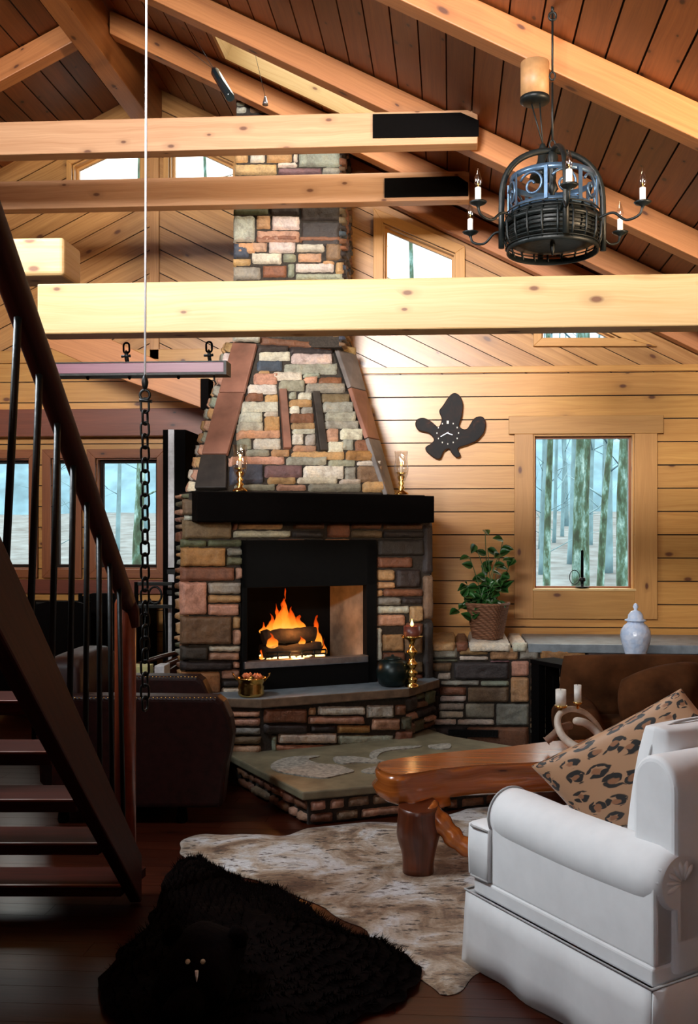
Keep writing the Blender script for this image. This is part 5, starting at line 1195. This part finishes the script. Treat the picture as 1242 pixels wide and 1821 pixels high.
# black fur skin rug with head
bg = [(262, 1630), (290, 1560), (318, 1520), (345, 1512), (380, 1535), (440, 1562), (500, 1575), (560, 1610), (620, 1650), (680, 1672), (735, 1688), (748, 1720), (720, 1760), (650, 1790), (560, 1830), (400, 1850), (260, 1840), (180, 1760), (200, 1690)]
P = cat([atz(x, y, .05) for x, y in bg], 8); cen = sum(P, V())/len(P); n = len(P); mb = MB(); K = 16
hd = atd(352, 1716, 3.35); 
def fz(q, t): return .018+.11*(1-t**3)*(.75+.25*noise.noise(q*5))+.02*noise.noise(q*14)
for k in range(K+1):
    for p in P: q = cen.lerp(p, k/K); q = q+V((noise.noise(q*12), noise.noise(q*12+V((4, 4, 4))), 0))*.03*(k/K); mb.v.append(V((q.x, q.y, max(.012, fz(q, k/K)))))
for k in range(K):
    for i in range(n): j = (i+1) % n; mb.face([k*n+i, k*n+j, (k+1)*n+j, (k+1)*n+i] if k else [i, n+j, n+i], None, (1, 1, 1), 0, True)
br = thing('bearskin_rug', 'black-brown fur animal-skin rug with mounted head, dark foreground floor', 'rug', V((cen.x, cen.y, 0)))
mb.build('pelt', M['fur'], br)
fm_ = MB(); rng = random.Random(9)
surf = mb.v
for i in range(9000):
    k = int(K*rng.random()**.35); k = min(K, max(2, k)); a = rng.randrange(n); q = surf[k*n+a].lerp(surf[k*n+(a+1) % n], rng.random())
    out = V((q.x-cen.x, q.y-cen.y, 0)).normalized(); d = (out*rng.uniform(.2, 1)+V((rng.uniform(-.6, .6), rng.uniform(-.6, .6), rng.uniform(.3, 1))))*rng.uniform(.015, .04)
    s_ = V((-d.y, d.x, 0)).normalized()*.003; fm_.v += [q-s_, q+s_, q+d]; b = len(fm_.v); fm_.face([b-3, b-2, b-1])
fm_.build('fur', M['fur'], br)['kind'] = 'stuff'
mb = MB(); hc = V((hd.x, hd.y, 0))
mb.cushion(hc+V((.0, .05, .16)), (.13, 0, 0), (0, .17, .02), (0, 0, .13), 14, 2.2, .05, lump=.02); mb.cushion(hc+V((-.0, -.10, .11)), (.065, 0, 0), (0, .11, -.02), (0, 0, .06), 12, 2.2, .1)
mb.cushion(hc+V((-.12, .10, .25)), (.035, 0, .01), (0, .02, .0), (0, 0, .04), 8, 2, .1); mb.cushion(hc+V((.12, .10, .25)), (.035, 0, -.01), (0, .02, .0), (0, 0, .04), 8, 2, .1)
mb.build('head', M['fur'], br)
for px in (334, 361):
    q = atd(px, 1710, 3.24); mb = MB(); mb.lathe([(.001, -.009), (.007, -.006), (.0095, 0), (.007, .006), (.001, .009)], q, 10); mb.build('eye', plain('amber_glass_eye', (.5, .4, .25), .1, coat=1), br)
q = atd(350, 1735, 3.12); mb = MB(); mb.tube([q+up*.016, q, q-up*.02], [.006, .005, .001], 8); mb.build('tooth', M['wax'], br)
sc_ = [(775, 1752), (800, 1737), (838, 1740), (838, 1752), (808, 1768), (780, 1765)]

# ================================================================== oxblood leather armchair (left), seen from the side
def lth(px, d): return (px-700)/1700*d
la = thing('leather_armchair', 'dark oxblood leather armchair with brass nailhead trim, left of the hearth', 'armchair', cw(-1.5, 5.9))
zs_ = [(5.57, 1.7-290/1700*5.57), (6.42, 1.7-253/1700*6.42)]
for d, za in zs_:
    x0, x1 = -2.0, lth(403 if d < 6 else 366, d); dep = .16
    pr = [(x0, .1), (x1-.03, .1), (x1-.0, .35), (x1+.02, za-.32), (x1+.035, za-.22), (x1+.02, za-.12), (x1-.02, za-.03), (x1-.06, za), (x0, za+.01)]
    mb = MB(); mb.slab([cw(r, d, z) for r, z in pr], (cw(0, 1)-cw(0, 0))*dep, smooth=False); mb.build('arm', M['leather'], la, bevel=.03, seg=4)
    mb = MB(); k = 0; r = x0
    while r < x1-.06:
        q = cw(r, d-.003, za-.015+.012); mb.lathe([(.0035, -.004), (.006, 0), (.0035, .004)], q, 6); r += .024
    mb.build('nailheads', M['brass'], la)['kind'] = 'stuff'
mb = MB(); mb.cushion(cw(-1.60, 6.07, .40), cw(.36, 0), cw(0, .33), (0, 0, .12), 12, 6, .7); mb.build('seat_cushion', M['leather'], la)
mb = MB(); mb.cushion(cw(-1.62, 6.07, .2), cw(.37, 0), cw(0, .33), (0, 0, .13), 10, 8, .9); mb.build('base', M['leather'], la)
mb = MB(); mb.cushion(cw(-1.98, 6.07, .55), cw(.12, 0), cw(0, .42), (0, 0, .42), 12, 5, .7); mb.build('back', M['leather'], la)
for r in (-1.95, -1.25):
    for d in (5.65, 6.5): mb = MB(); mb.lathe([(.03, 0), (.035, .02), (.025, .1), (.035, .11)], cw(r, d), 12); mb.build('foot', M['black_wood'], la)

# ================================================================== staircase
Fb, Ft = (lth(222, 4.4), 4.4), (-.98, 2.25)
def stl(t): return (Fb[0]+(Ft[0]-Fb[0])*t, Fb[1]+(Ft[1]-Fb[1])*t)
st_ = thing('staircase', 'dark mahogany open-riser staircase with black metal balusters, rising at the left edge', 'staircase', cw(Fb[0], Fb[1]))
def railpt(px, py, t): r, d = stl(t); return atd(px, py, d)
# handrail: through measured points; stringer below
Rtop = cw(Ft[0], Ft[1], EYE+(950-330)/1700*Ft[1]); Rbot = cw(lth(226, 4.38), 4.38, EYE-(1070-950)/1700*4.38)
Rm = Rbot.lerp(Rtop, .5)
dr = (Rtop-Rbot); Rext = Rtop+dr*.25
mb = MB(); P = [Rext.lerp(Rbot, i/20) for i in range(21)]; mb.tube(P, .038, 14, flat=1.15, up=(0, 0, 1)); mb.tube([Rbot, Rbot+V((.01, .03, -.04)), Rbot+V((.015, .04, -.12))], [.038, .036, .03], 12)
mb.build('handrail', M['stairwood'], st_)
np_ = cw(lth(223, 4.42), 4.42, 0); zn = 1.40
mb = MB(); mb.lathe([(.048, .12), (.048, zn-.02), (.04, zn)], np_, 20); mb.build('newel_post', M['newel'], st_)
Sb = cw(lth(248, 4.35), 4.35, .02); Stp = cw(Ft[0]-.02, Ft[1], EYE-(1010-950)/1700*Ft[1])
ds = (Stp-Sb); mb = MB(); o_ = Sb-ds*.03; w_ = V((-.055, -.01, 0)); mb.box(o_-up*.0, ds*1.3, up*.27, w_)
mb.v = [V((p.x, p.y, max(.0, p.z-(.02)))) for p in mb.v]; mb.build('stringer', M['stairwood'], st_, bevel=.008)
for i in range(9):
    t = .10+i*.105; base = Sb.lerp(Stp, t)+up*.25+w_*.5; topb = Rbot.lerp(Rtop, t)
    mb = MB(); mb.tube([V((base.x, base.y, base.z-.02)), V((topb.x, topb.y, topb.z))], .011, 8); mb.build('baluster', M['iron'], st_)
lat = cw(-1, .0)-cw(0, 0)
for px, py, d in ((215, 1575, 4.25), (175, 1500, 4.05), (135, 1423, 3.85), (90, 1338, 3.6), (48, 1247, 3.35), (-5, 1140, 3.1)):
    q = atd(px, py, d); mb = MB(); mb.box(q-up*.05, lat*.9, V((.03, .26, 0)), up*.044); tr_ = mb.build('tread', M['stairwood'], st_, bevel=.004)
    mb = MB(); mb.box(q-up*.007, lat*.9, V((.002, .016, 0)), up*.008); mb.build('tread_lit_edge', M['newel'], st_)  # light caught along the tread edge, put in as a paler strip
mb = MB(); mb.box(o_+lat*.95, ds*1.3, up*.27, w_); mb.v = [V((p.x, p.y, max(.0, p.z-.02))) for p in mb.v]; mb.build('stringer', M['stairwood'], st_, bevel=.008)

# ================================================================== hanging rope with chain, hanging plum beam
def link(L=.05, w=.030, r=.0045):
    mb = MB(); P = []
    for i in range(16):
        a = 2*math.pi*i/16; P.append(V((math.cos(a)*w/2, 0, math.sin(a)*w/2+(L-w)/2*(1 if math.sin(a) > 0 else -1))))
    mb.tube(P, r, 7, closed=True); return mb
dC = 3.45; hk = cw((258-700)/1700*dC, dC)
zt1, zb1 = EYE+(950-672)/1700*dC, EYE-(1270-950)/1700*dC
htop = V((hk.x+.012, hk.y, roofz(hk.x)-.02))
hc_ = thing('hanging_chain', 'long black chain hanging on a thin white cord beside the stair rail', 'chain', V((hk.x, hk.y, zb1)))
mb = MB(); mb.tube([V((hk.x, hk.y, zt1)), htop], .0042, 8); mb.build('cord', M['rope'], hc_)
proto = None; z = zt1-.10; i = 0
while z > zb1:
    if proto is None:
        m_ = link(.052, .030); m_.v = [p+V((hk.x, hk.y, z)) for p in m_.v]; proto = m_.build('link', M['iron'], hc_); z0_ = z
    else:
        l = proto.copy(); C.objects.link(l); l.location = proto.location+V((0, 0, z-z0_)) if i % 2 == 0 else proto.location+V((0, 0, z-z0_))
        l.rotation_euler = (0, 0, 0 if i % 2 == 0 else 1.25)
    z -= .043; i += 1
mb = MB(); t0 = V((hk.x, hk.y, zt1))
mb.tube([t0+V((.018*math.cos(a), 0, -.062+.018*math.sin(a))) for a in [k*math.pi/8 for k in range(16)]], .005, 7, closed=True)
mb.lathe([(.004, -.045), (.011, -.03), (.013, -.015), (.009, .0), (.004, .012)], t0, 10); mb.tube([t0+V((-.02, 0, -.08)), t0+V((.026, 0, -.085))], .006, 7)
mb.build('hook', M['iron'], hc_)
# plum beam
dP = 4.05; Yp = cw(0, dP).y
pL, pR = aty(95, 645, Yp), aty(403, 657, Yp); zq0, zq1 = aty(250, 663, Yp).z, aty(250, 645, Yp).z
pb = thing('hanging_beam', 'plum-coloured iron-edged beam hung on chains under the tie beam, left', 'beam', V(((pL.x+pR.x)/2, Yp+.04, zq0)))
mb = MB(); mb.aabb(pL.x, pR.x-.012, Yp, Yp+.08, zq0, zq1); mb.build('board', M['purplewood'], pb, bevel=.002)
mb = MB(); mb.aabb(pL.x, pR.x, Yp-.004, Yp+.085, zq0-.010, zq0); mb.aabb(pL.x, pR.x, Yp-.002, Yp+.085, zq1, zq1+.005); mb.aabb(pR.x-.012, pR.x, Yp-.004, Yp+.085, zq0, zq1); mb.build('iron_strap', M['iron'], pb)
for px in (225, 372):
    x = aty(px, 650, Yp).x; z = 2.524; k = 0; mb = MB()
    while z > zq1+.04:
        m_ = link(.045, .026, .0045); ang = 0 if k % 2 == 0 else 1.4
        mb2 = [V((p.x*math.cos(ang), p.x*math.sin(ang), p.z)) for p in m_.v]; b = len(mb.v); mb.v += [p+V((x, Yp+.0, z-.022)) for p in mb2]
        for f in m_.f: mb.face([b+q for q in f], None, (1, 1, 1), 0, True)
        z -= .036; k += 1
    mb.tube([V((x-.022, Yp, zq1+.028)), V((x+.018, Yp, zq1+.03))], .006, 7); mb.tube([V((x, Yp, zq1+.04)), V((x, Yp+.02, zq1))], .007, 7)
    mb.build('chain', M['iron'], pb)
for px in (150, 225, 313):
    x = aty(px, 668, Yp).x; mb = MB(); mb.lathe([(.004, -.012), (.008, -.006), (.008, 0)], V((x, Yp+.04, zq0-.010)), 8); mb.build('peg', M['iron'], pb)
x = aty(378, 668, Yp).x; mb = MB(); mb.tube([V((x, Yp+.03, zq0-.008)), V((x, Yp+.03, zq0-.03)), V((x+.009, Yp+.03, zq0-.045)), V((x, Yp+.03, zq0-.058)), V((x-.01, Yp+.03, zq0-.045))], .004, 7); mb.build('hook', M['iron'], pb)
# sloping brace beam with an iron shoe
Yr = 7.9; P = [aty(95, 598, Yr), aty(357, 690, Yr), aty(357, 726, Yr), aty(60, 640, Yr)]
P = [aty(60, 590, Yr), aty(180, 596, Yr), aty(357, 675, Yr), aty(357, 725, Yr), aty(200, 668, Yr), aty(60, 606, Yr)]
mb = MB(); mb.slab(P, (0, .12, 0), udir=(1, 0, -.35))
bs_ = tag(mb.build('brace_beam', M['rafter'], bevel=.005), 'sloping pine brace behind the hanging plum beam, its end shod in black iron', 'beam')
mb = MB(); a, b = aty(357, 673, Yr-.02), aty(371, 727, Yr-.02); mb.aabb(a.x, b.x, Yr-.02, Yr+.14, b.z, a.z); mb.build('iron_shoe', M['black_wood'], bs_)

# ================================================================== dining corner: open door, dark chairs
Yd = 8.0; a, b = aty(297, 763, Yd), aty(308, 1200, Yd)
dr_ = thing('door_1', '', 'door', V((a.x, Yd, 0))); del dr_['label']; del dr_['category']; dr_['kind'] = 'structure'
mb = MB(); mb.aabb(a.x-.05, a.x+.145, Yd+.05, Yd+.5, .01, a.z, axis='z'); mb.build('door_panel', M['black_wood'], dr_)
mb = MB()
for z0_, z1_ in ((1.7-.075*0-(1015-950)/1700*Yd+.02, a.z), (1.7-(1048-950)/1700*Yd, 1.7-(1020-950)/1700*Yd), (.35, 1.7-(1062-950)/1700*Yd)): mb.aabb(a.x, b.x, Yd+.03, Yd+.052, z0_, z1_)
mb.build('door_edge', M['whitepaint'], dr_, bevel=.003)
mb = MB()
for py in (1018, 1055): z0_ = 1.7-(py-950)/1700*Yd; mb.aabb(a.x-.004, b.x+.01, Yd+.02, Yd+.05, z0_-.02, z0_+.02)
mb.build('hinge', M['iron'], dr_)
def barrel_chair(r, d, rot, lab):
    c = cw(r, d); t = thing('dining_chair', lab, 'chair', c, 'dining chairs in the nook')
    P = []
    for i in range(19):
        g = rot+math.radians(-115+230*i/18); k = abs(i-9)/9; P.append(c+V((math.cos(g)*.30, math.sin(g)*.30, .78-.14*k**1.5)))
    mb = MB(); mb.tube(P, .028, 10, flat=.7, up=(0, 0, 1)); mb.build('top_rail', M['brownleather'], t)
    mb = MB(); b = len(mb.v)
    for i in range(19):
        g = rot+math.radians(-75+150*i/18); k = abs(i-9)/9; hgt = .77-.12*k**1.5
        for z in (.50, .62, hgt): mb.v.append(c+V((math.cos(g)*.285, math.sin(g)*.285, z)))
    for i in range(18):
        for z in (0, 1): q = b+i*3+z; mb.face([q, q+3, q+4, q+1], None, (1, 1, 1), 0, True)
    o = mb.build('back_panel', M['brownleather'], t); md = o.modifiers.new('s', 'SOLIDIFY'); md.thickness = .03
    mb = MB(); mb.lathe([(.001, .42), (.26, .42), (.28, .45), (.27, .49), (.2, .505), (.001, .51)], c, 24); mb.build('seat', M['brownleather'], t)
    for g in (45, 135, 225, 315):
        g = math.radians(g)+rot; mb = MB(); mb.tube([c+V((math.cos(g)*.27, math.sin(g)*.27, .0)), c+V((math.cos(g)*.21, math.sin(g)*.21, .43))], [.014, .02], 8); mb.build('leg', M['black_wood'], t)
    for k in range(7):
        g = rot+math.radians(-66+22*k); mb = MB(); mb.lathe([(.001, -.009), (.009, 0), (.001, .009)], c+V((math.cos(g)*.305, math.sin(g)*.305, .6)), 8); mb.build('nailhead', M['brass'], t)
barrel_chair(lth(170, 6.85), 6.85, math.radians(-100), 'curved brown leather chair with brass nailheads, behind the newel post')
barrel_chair(lth(272, 7.45), 7.45, math.radians(20), 'curved brown leather chair between the chain and the stone fireplace')
def high_chair(r, d, w, zt_, lab, ring=False):
    c = cw(r, d); t = thing('high_back_chair', lab, 'chair', c, 'dark high-backed chairs in the nook')
    for sx in (-1, 1):
        for sy in (0, .38):
            mb = MB(); top = (zt_ if sy == 0 else .45); mb.tube([c+V((sx*w, sy, 0)), c+V((sx*w, sy, top))], .018, 8); mb.build('leg', M['black_wood'], t)
    mb = MB(); mb.aabb(c.x-w-.01, c.x+w+.01, c.y-.02, c.y+.42, .43, .48); mb.build('seat', M['black_wood'], t, bevel=.01)
    mb = MB()
    if ring:
        mb.aabb(c.x-w, c.x+w, c.y-.012, c.y+.012, zt_-.03, zt_); mb.aabb(c.x-w, c.x+w, c.y-.012, c.y+.012, zt_-.22, zt_-.19)
        mb.tube([c+V((math.cos(k*math.pi/10)*.055, 0, zt_-.11+math.sin(k*math.pi/10)*.07)) for k in range(20)], .010, 7, closed=True)
        for x in (-.5, .5): mb.tube([c+V((x*w, 0, zt_-.2)), c+V((x*w*1.3, 0, .5))], .009, 6)
    else: mb.slab([c+V((-w, 0, .5)), c+V((w, 0, .5)), c+V((w*1.02, 0, zt_-.03)), c+V((w*.5, 0, zt_)), c+V((-w*.5, 0, zt_)), c+V((-w*1.02, 0, zt_-.03))], (0, .04, 0))
    mb.build('backrest', M['black_wood'] if not ring else M['iron'], t, bevel=.006)
high_chair(lth(276, 8.0), 8.0, .16, 1.7-85/1700*8.0, 'dark metal high-back chair with ring motif, behind the chain', True)
high_chair(lth(105, 7.45), 7.5, .22, 1.7-118/1700*7.6, 'black solid high-back chair seen between the balusters')
high_chair(lth(185, 7.9), 7.9, .20, 1.7-105/1700*7.9, 'black solid high-back chair just left of the newel post')
q0, q1 = cw(lth(-40, 8.6), 8.6), cw(lth(250, 8.6), 8.6); q1z = 1.7-(1075-950)/1700*8.6
sbd = thing('dark_filler', 'added black cabinet form standing in for the dark along the dining wall below the windows', 'cabinet', V(((q0.x+q1.x)/2, 8.7, 0)))  # black shape added to keep the wall under the windows dark
mb = MB(); mb.aabb(q0.x, q1.x, 8.55, 8.93, .06, q1z-.03); mb.build('body', M['black_wood'], sbd, bevel=.005)
mb = MB(); mb.aabb(q0.x-.02, q1.x+.02, 8.52, 8.94, q1z-.03, q1z); mb.build('top', M['black_wood'], sbd, bevel=.005)
for k in range(3): mb = MB(); w_ = (q1.x-q0.x)/3; mb.aabb(q0.x+w_*k+.01, q0.x+w_*(k+1)-.01, 8.535, 8.548, .1, q1z-.05); mb.build('door', M['black_wood'], sbd, bevel=.003)
# books / papers on a low stand behind the leather armchair
c = cw(lth(262, 6.75), 6.75); zz = 1.7-(1203-950)/1700*6.75
ls = thing('low_stand', 'small dark stand behind the leather armchair holding a pale box', 'table', V((c.x, c.y, 0)))
mb = MB(); mb.aabb(c.x-.16, c.x+.2, c.y-.12, c.y+.12, zz-.06, zz-.03); mb.build('table_top', M['black_wood'], ls)
for sx in (-.14, .18):
    for sy in (-.1, .1): mb = MB(); mb.aabb(c.x+sx-.012, c.x+sx+.012, c.y+sy-.012, c.y+sy+.012, 0, zz-.06, axis='z'); mb.build('leg', M['black_wood'], ls)
mb = MB(); mb.aabb(c.x-.12, c.x+.02, c.y-.06, c.y+.08, zz-.03, zz+.08); tag(mb.build('paper_box', M['parch'], bevel=.004), 'pale yellow-green box behind the leather armchair arm', 'box')
mb = MB(); mb.aabb(c.x+.07, c.x+.14, c.y-.06, c.y+.08, zz-.03, zz+.085); tag(mb.build('paper_box', M['whitepaint'], bevel=.004), 'small bluish-white box right of the yellow-green one', 'box')

# ================================================================== chandelier
dH = 4.75; cc = cw((983-700)/1700*dH, dH); kx = dH/1700
def cz(py, d=dH): return EYE+(950-py)/1700*d
z1, z2, z3 = cz(322), cz(378), cz(444); Rr = 92*kx*1.0
chd = thing('chandelier', 'round black wrought-iron chandelier with scrollwork and six candle bulbs, upper right', 'chandelier', V((cc.x, cc.y, z3)))
def circ(r, z, n=40): return [V((cc.x+math.cos(2*math.pi*k/n)*r, cc.y+math.sin(2*math.pi*k/n)*r, z)) for k in range(n)]
def band(name, r, z, h, m_='iron'):
    mb = MB(); mb.lathe([(r, -h/2), (r+.006, -h/2), (r+.006, h/2), (r, h/2), (r, -h/2)], V((cc.x, cc.y, z)), 48, cap=False); mb.build(name, M[m_], chd)
rT, rB = Rr*.80, Rr*.86
band('band', rT, z1, .028, 'iron_lit'); band('band', rT, z2, .026, 'iron_lit'); band('band', rB, z3, .03); band('band', Rr*.92, cz(400), .02)
mb = MB()
for k in range(8):
    g = 2*math.pi*(k+.25)/8; e = V((math.cos(g), math.sin(g), 0)); cs_ = V((-e.y, e.x, 0)); o_ = V((cc.x, cc.y, 0))+e*rT
    w2 = rT*.36; zc2 = (z1+z2)/2; hh = (z1-z2)/2-.012
    P = []
    for i in range(26):
        t = i/25; a = .4+t*8.6; r = .010+(hh-.006)*t
        P.append(o_+cs_*(math.cos(a)*r)+up*(zc2+math.sin(a)*r))
    mb.tube(P, .0065, 7)
    q = o_+cs_*w2; mb.box(q-e*.003-cs_*.009+up*(z2), cs_*.018, up*(z1-z2), e*.006)
mb.build('scrollwork', M['iron_lit'], chd)
mb = MB()
for k in range(20):
    g = 2*math.pi*k/20; e = V((math.cos(g), math.sin(g), 0)); cs_ = V((-e.y, e.x, 0))
    mb.tube([V((cc.x, cc.y, z2))+e*rT, V((cc.x, cc.y, cz(400)))+e*Rr*.94, V((cc.x, cc.y, cz(425)))+e*Rr*.93, V((cc.x, cc.y, z3))+e*rB], .006, 6)
for j in range(9):
    z = z3+(z2-z3)*(j+.5)/9; mb.tube(circ(Rr*.9, z, 36), .0035, 5, closed=True)
mb.build('basket_cage', M['iron'], chd)
mb = MB(); mb.lathe([(.001, z3+.03-z3), (Rr*.5, .02), (Rr*.82, .035), (Rr*.86, .09), (Rr*.84, .16), (Rr*.8, z2-z3-.0), (Rr*.78, z2-z3), (Rr*.8, .1), (.001, .05)], V((cc.x, cc.y, z3)), 36, cap=False); mb.build('bowl', M['iron'], chd)
mb = MB(); mb.lathe([(.003, -.03), (.008, -.015), (.012, 0), (.012, .05), (.03, .09), (.012, .14), (.012, .28), (.03, .30), (.016, .34), (.02, .40), (.028, .46), (.012, .5)], V((cc.x, cc.y, z3)), 16); mb.build('stem', M['iron'], chd)
zh = cz(268)
for g0 in (math.radians(8), math.radians(98)):
    e = V((math.cos(g0), math.sin(g0), 0)); mb = MB(); P = []
    for i in range(25):
        a = math.pi*i/24; P.append(V((cc.x, cc.y, z2+.0))+e*(math.cos(a)*Rr)+up*((zh-z2)*math.sin(a)**.62))
    P = [P[0]-up*(z2-z3)]+P+[P[-1]-up*(z2-z3)]
    mb.tube(P, .011, 8, flat=1.4); mb.build('hoop', M['iron'], chd)
RC = .45
def bulb_arm(g):
    e = V((math.cos(g), math.sin(g), 0)); base = V((cc.x, cc.y, 0)); zc = cz(402)
    pan = cz(372, 4.6)
    P = cat([base+e*Rr*.9+up*(zc+.0), base+e*(Rr+.05)+up*(zc+.015), base+e*(RC-.08)+up*(zc-.03), base+e*(RC-.015)+up*(zc-.015), base+e*RC+up*(pan-.0)], 6, False)
    a = MB(); a.tube(P, .0065, 8); a = a.build('arm', M['iron'], chd)
    q = base+e*RC+up*pan
    b = MB(); b.lathe([(.006, -.02), (.010, -.01), (.034, .0), (.042, .008), (.034, .005), (.001, .004)], q, 20, cap=False); b.build('drip_pan', M['iron'], chd)
    b = MB(); b.lathe([(.0145, .004), (.0145, .075), (.001, .076)], q, 14); b.build('candle_sleeve', M['wax'], chd)
    b = MB(); b.lathe([(.009, .075), (.015, .09), (.0175, .108), (.014, .13), (.007, .15), (.002, .165), (.0005, .17)], q, 14); bb_ = b.build('bulb', M['bulbglass'], chd)
    b = MB(); b.lathe([(.004, .076), (.003, .10), (.0005, .115)], q, 8); b.build('filament', M['brass'], bb_)
for k in range(6): bulb_arm(-math.pi/2+.06+k*math.pi/3)
# suspension rods and hook
ztop = None
hx = cc.x; hy = cc.y; zr_ = roofz(hx)-.015
mb = MB(); zz0 = zh+.02; seg = (zr_-zz0)/2
for k in range(2):
    a, b = V((hx, hy, zz0+seg*k+.03)), V((hx, hy, zz0+seg*(k+1)-.02)); mb.tube([a, b], .0055, 8)
    mb.tube([V((hx+.014*math.cos(t), hy, zz0+seg*k+.012+.02*math.sin(t))) for t in [i*math.pi/7 for i in range(14)]], .0045, 6, closed=True)
mb.tube([V((hx+.018*math.cos(t), hy, zr_-.03+.02*math.sin(t))) for t in [i*math.pi/7 for i in range(14)]], .006, 6, closed=True); mb.tube([V((hx, hy, zr_-.01)), V((hx, hy, zr_+.02))], .008, 6)
mb.build('suspension_rod', M['iron'], chd)
# cylinder downlight / pendant behind
Yc = 5.03; t_ = aty(951, 184, Yc); cx_ = t_.x; zb_ = t_.z
cy = thing('cylinder_ceiling_canopy', 'tan metal ceiling cylinder with black rim under the rafter, beside the hanging rod', 'ceiling canopy', V((cx_, Yc+.02, zb_)))
s = Yc/1700; mb = MB(); mb.lathe([(25*s, .02), (25*s, .20), (.001, .20)], V((cx_, Yc-.02, zb_)), 28); mb.build('canopy_cylinder', M['shade_tan'], cy)
mb = MB(); mb.lathe([(.001, -.012), (20*s, -.01), (26*s, 0), (26*s, .02), (.001, .02)], V((cx_, Yc-.02, zb_)), 28, cap=False); mb.build('rim', M['iron'], cy)
pe = aty(965, 300, Yc)
for dx in (-.02, .025): mb = MB(); mb.tube([V((cx_+dx, Yc-.02, zb_)), V((pe.x, Yc-.02, pe.z+.12))], .004, 6); mb.build('cable', M['iron'], cy)
mb = MB(); mb.lathe([(.012, .12), (.02, .10), (.028, .03), (.06, -.03), (.07, -.06), (.066, -.06), (.001, .02)], V((pe.x, Yc-.02, pe.z)), 20, cap=False); mb.build('pendant_shade', M['iron'], cy)
# track spotlight upper left + small bell
a, b = atd(381, 124, 6.9), atd(410, 174, 6.75)
sp_ = thing('cable_spotlight', 'shiny black cylinder spotlight hung on thin cables near the roof peak', 'light', b)
mb = MB(); dd_ = (b-a); mb.tube([a, a+dd_*.1, a+dd_*.95, b], [.022, .034, .034, .030], 18); mb.build('lamp_tube', plain('gloss_black', (.01, .02, .025), .12, coat=1), sp_)
for px, py in ((322, 78), (358, 86)): 
    q = atd(px, py, 7.0); e_ = a+(q-a)*1.0; t = (roofz(a.x+0)-a.z)/max(.01, (q-a).z); e2_ = a+(q-a)*min(t, 3); mb = MB(); mb.tube([a, e2_], .0018, 5); mb.build('cable', M['iron'], sp_)
q = atd(472, 182, 6.9); bl = thing('small_pendant_lamp', 'tiny metal bell lamp on a hair-thin cable beside the chimney top', 'light', q)
mb = MB(); mb.lathe([(.001, .045), (.008, .04), (.01, .03), (.018, .0), (.022, -.02), (.001, -.01)], q, 14, cap=False); mb.build('shade', M['steel'], bl)
mb = MB(); q2 = V((q.x-.10, q.y, roofz(q.x-.10)-.01)); mb.tube([q+up*.04, q2], .0018, 5); mb.build('cable', M['iron'], bl)

# ================================================================== outside: winter woodland
mb = MB(); G = 40
for i in range(G+1):
    for j in range(G+1):
        x = -45+90*i/G; y = 9.6+60*j/G; mb.v.append(V((x, y, -.5+.075*max(0, y-16)+.25*noise.noise(V((x*.12, y*.12, 0))))))
for i in range(G):
    for j in range(G): q = i*(G+1)+j; mb.face([q, q+G+1, q+G+2, q+1], None, (1, 1, 1), 0, True)
gnd = mb.build('ground', M['snow']); gnd['kind'] = 'structure'
mb = MB()
for i in range(61):
    x = -60+2*i; h = 9+2.5*noise.noise(V((i*.2, 1, 0))); mb.v += [V((x, 62, -2)), V((x, 66, h*.5)), V((x, 72, h))]
for i in range(60):
    for k in range(2): q = i*3+k; mb.face([q, q+3, q+4, q+1], None, (1, 1, 1), 0, True)
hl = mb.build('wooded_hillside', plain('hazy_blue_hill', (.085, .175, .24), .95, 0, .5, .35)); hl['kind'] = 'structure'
def tree(x, y, r, lean=0, m_='bark', br_=2, h=9):
    rng = random.Random(int(x*100)+int(y*7)); mb = MB(); P = [V((x+lean*t+.12*noise.noise(V((x, t*3, 1))), y, -.7+.07*max(0, y-16)+h*t)) for t in [i/12 for i in range(13)]]
    mb.tube(P, [r*(1-.06*i) for i in range(13)], 12)
    for k in range(br_):
        a = rng.uniform(.1, .9); p = P[int(a*12)]; g = rng.uniform(0, 6.28); L = rng.uniform(.8, 2.2)
        q1 = p+V((math.cos(g)*L*.5, math.sin(g)*L*.5, L*.25)); q2 = p+V((math.cos(g)*L, math.sin(g)*L, L*rng.uniform(.3, .9))); mb.tube([p, q1, q2], [r*.2, r*.13, r*.05], 6)
        q3 = q1+V((rng.uniform(-.6, .6), rng.uniform(-.6, .6), .5)); mb.tube([q1, q3], [r*.14, r*.04], 5)
    return mb.build('tree', M[m_])
def tpx(px, Y): return aty(px, 900, Y).x
for px, Y_, r, lb in ((974, 17, .075, 'thin mossy tree trunk at the left side of the main window'), (1028, 13, .085, 'thick green mossy trunk in the middle of the main window, behind the candlestick'), (1041, 15.5, .10, 'pale lichen-covered trunk right behind the thick mossy one, main window'),
                  (1064, 18, .08, 'leaning forked trunk right of centre in the main window'), (1112, 14, .10, 'pale blue lichened trunk at the right side of the main window'), (732, 14, .05, 'slim greenish trunk seen through the tall gable window by the chimney'),
                  (247, 16, .10, 'green trunk seen in the dining window behind the chain'), (367, 15, .05, 'faint bare tree top seen through the upper gable window')):
    tag(tree(tpx(px, Y_), Y_, r, lean=(.5 if px == 1064 else 0), h=(12 if px in (367, 732) else 9)), lb, 'tree')
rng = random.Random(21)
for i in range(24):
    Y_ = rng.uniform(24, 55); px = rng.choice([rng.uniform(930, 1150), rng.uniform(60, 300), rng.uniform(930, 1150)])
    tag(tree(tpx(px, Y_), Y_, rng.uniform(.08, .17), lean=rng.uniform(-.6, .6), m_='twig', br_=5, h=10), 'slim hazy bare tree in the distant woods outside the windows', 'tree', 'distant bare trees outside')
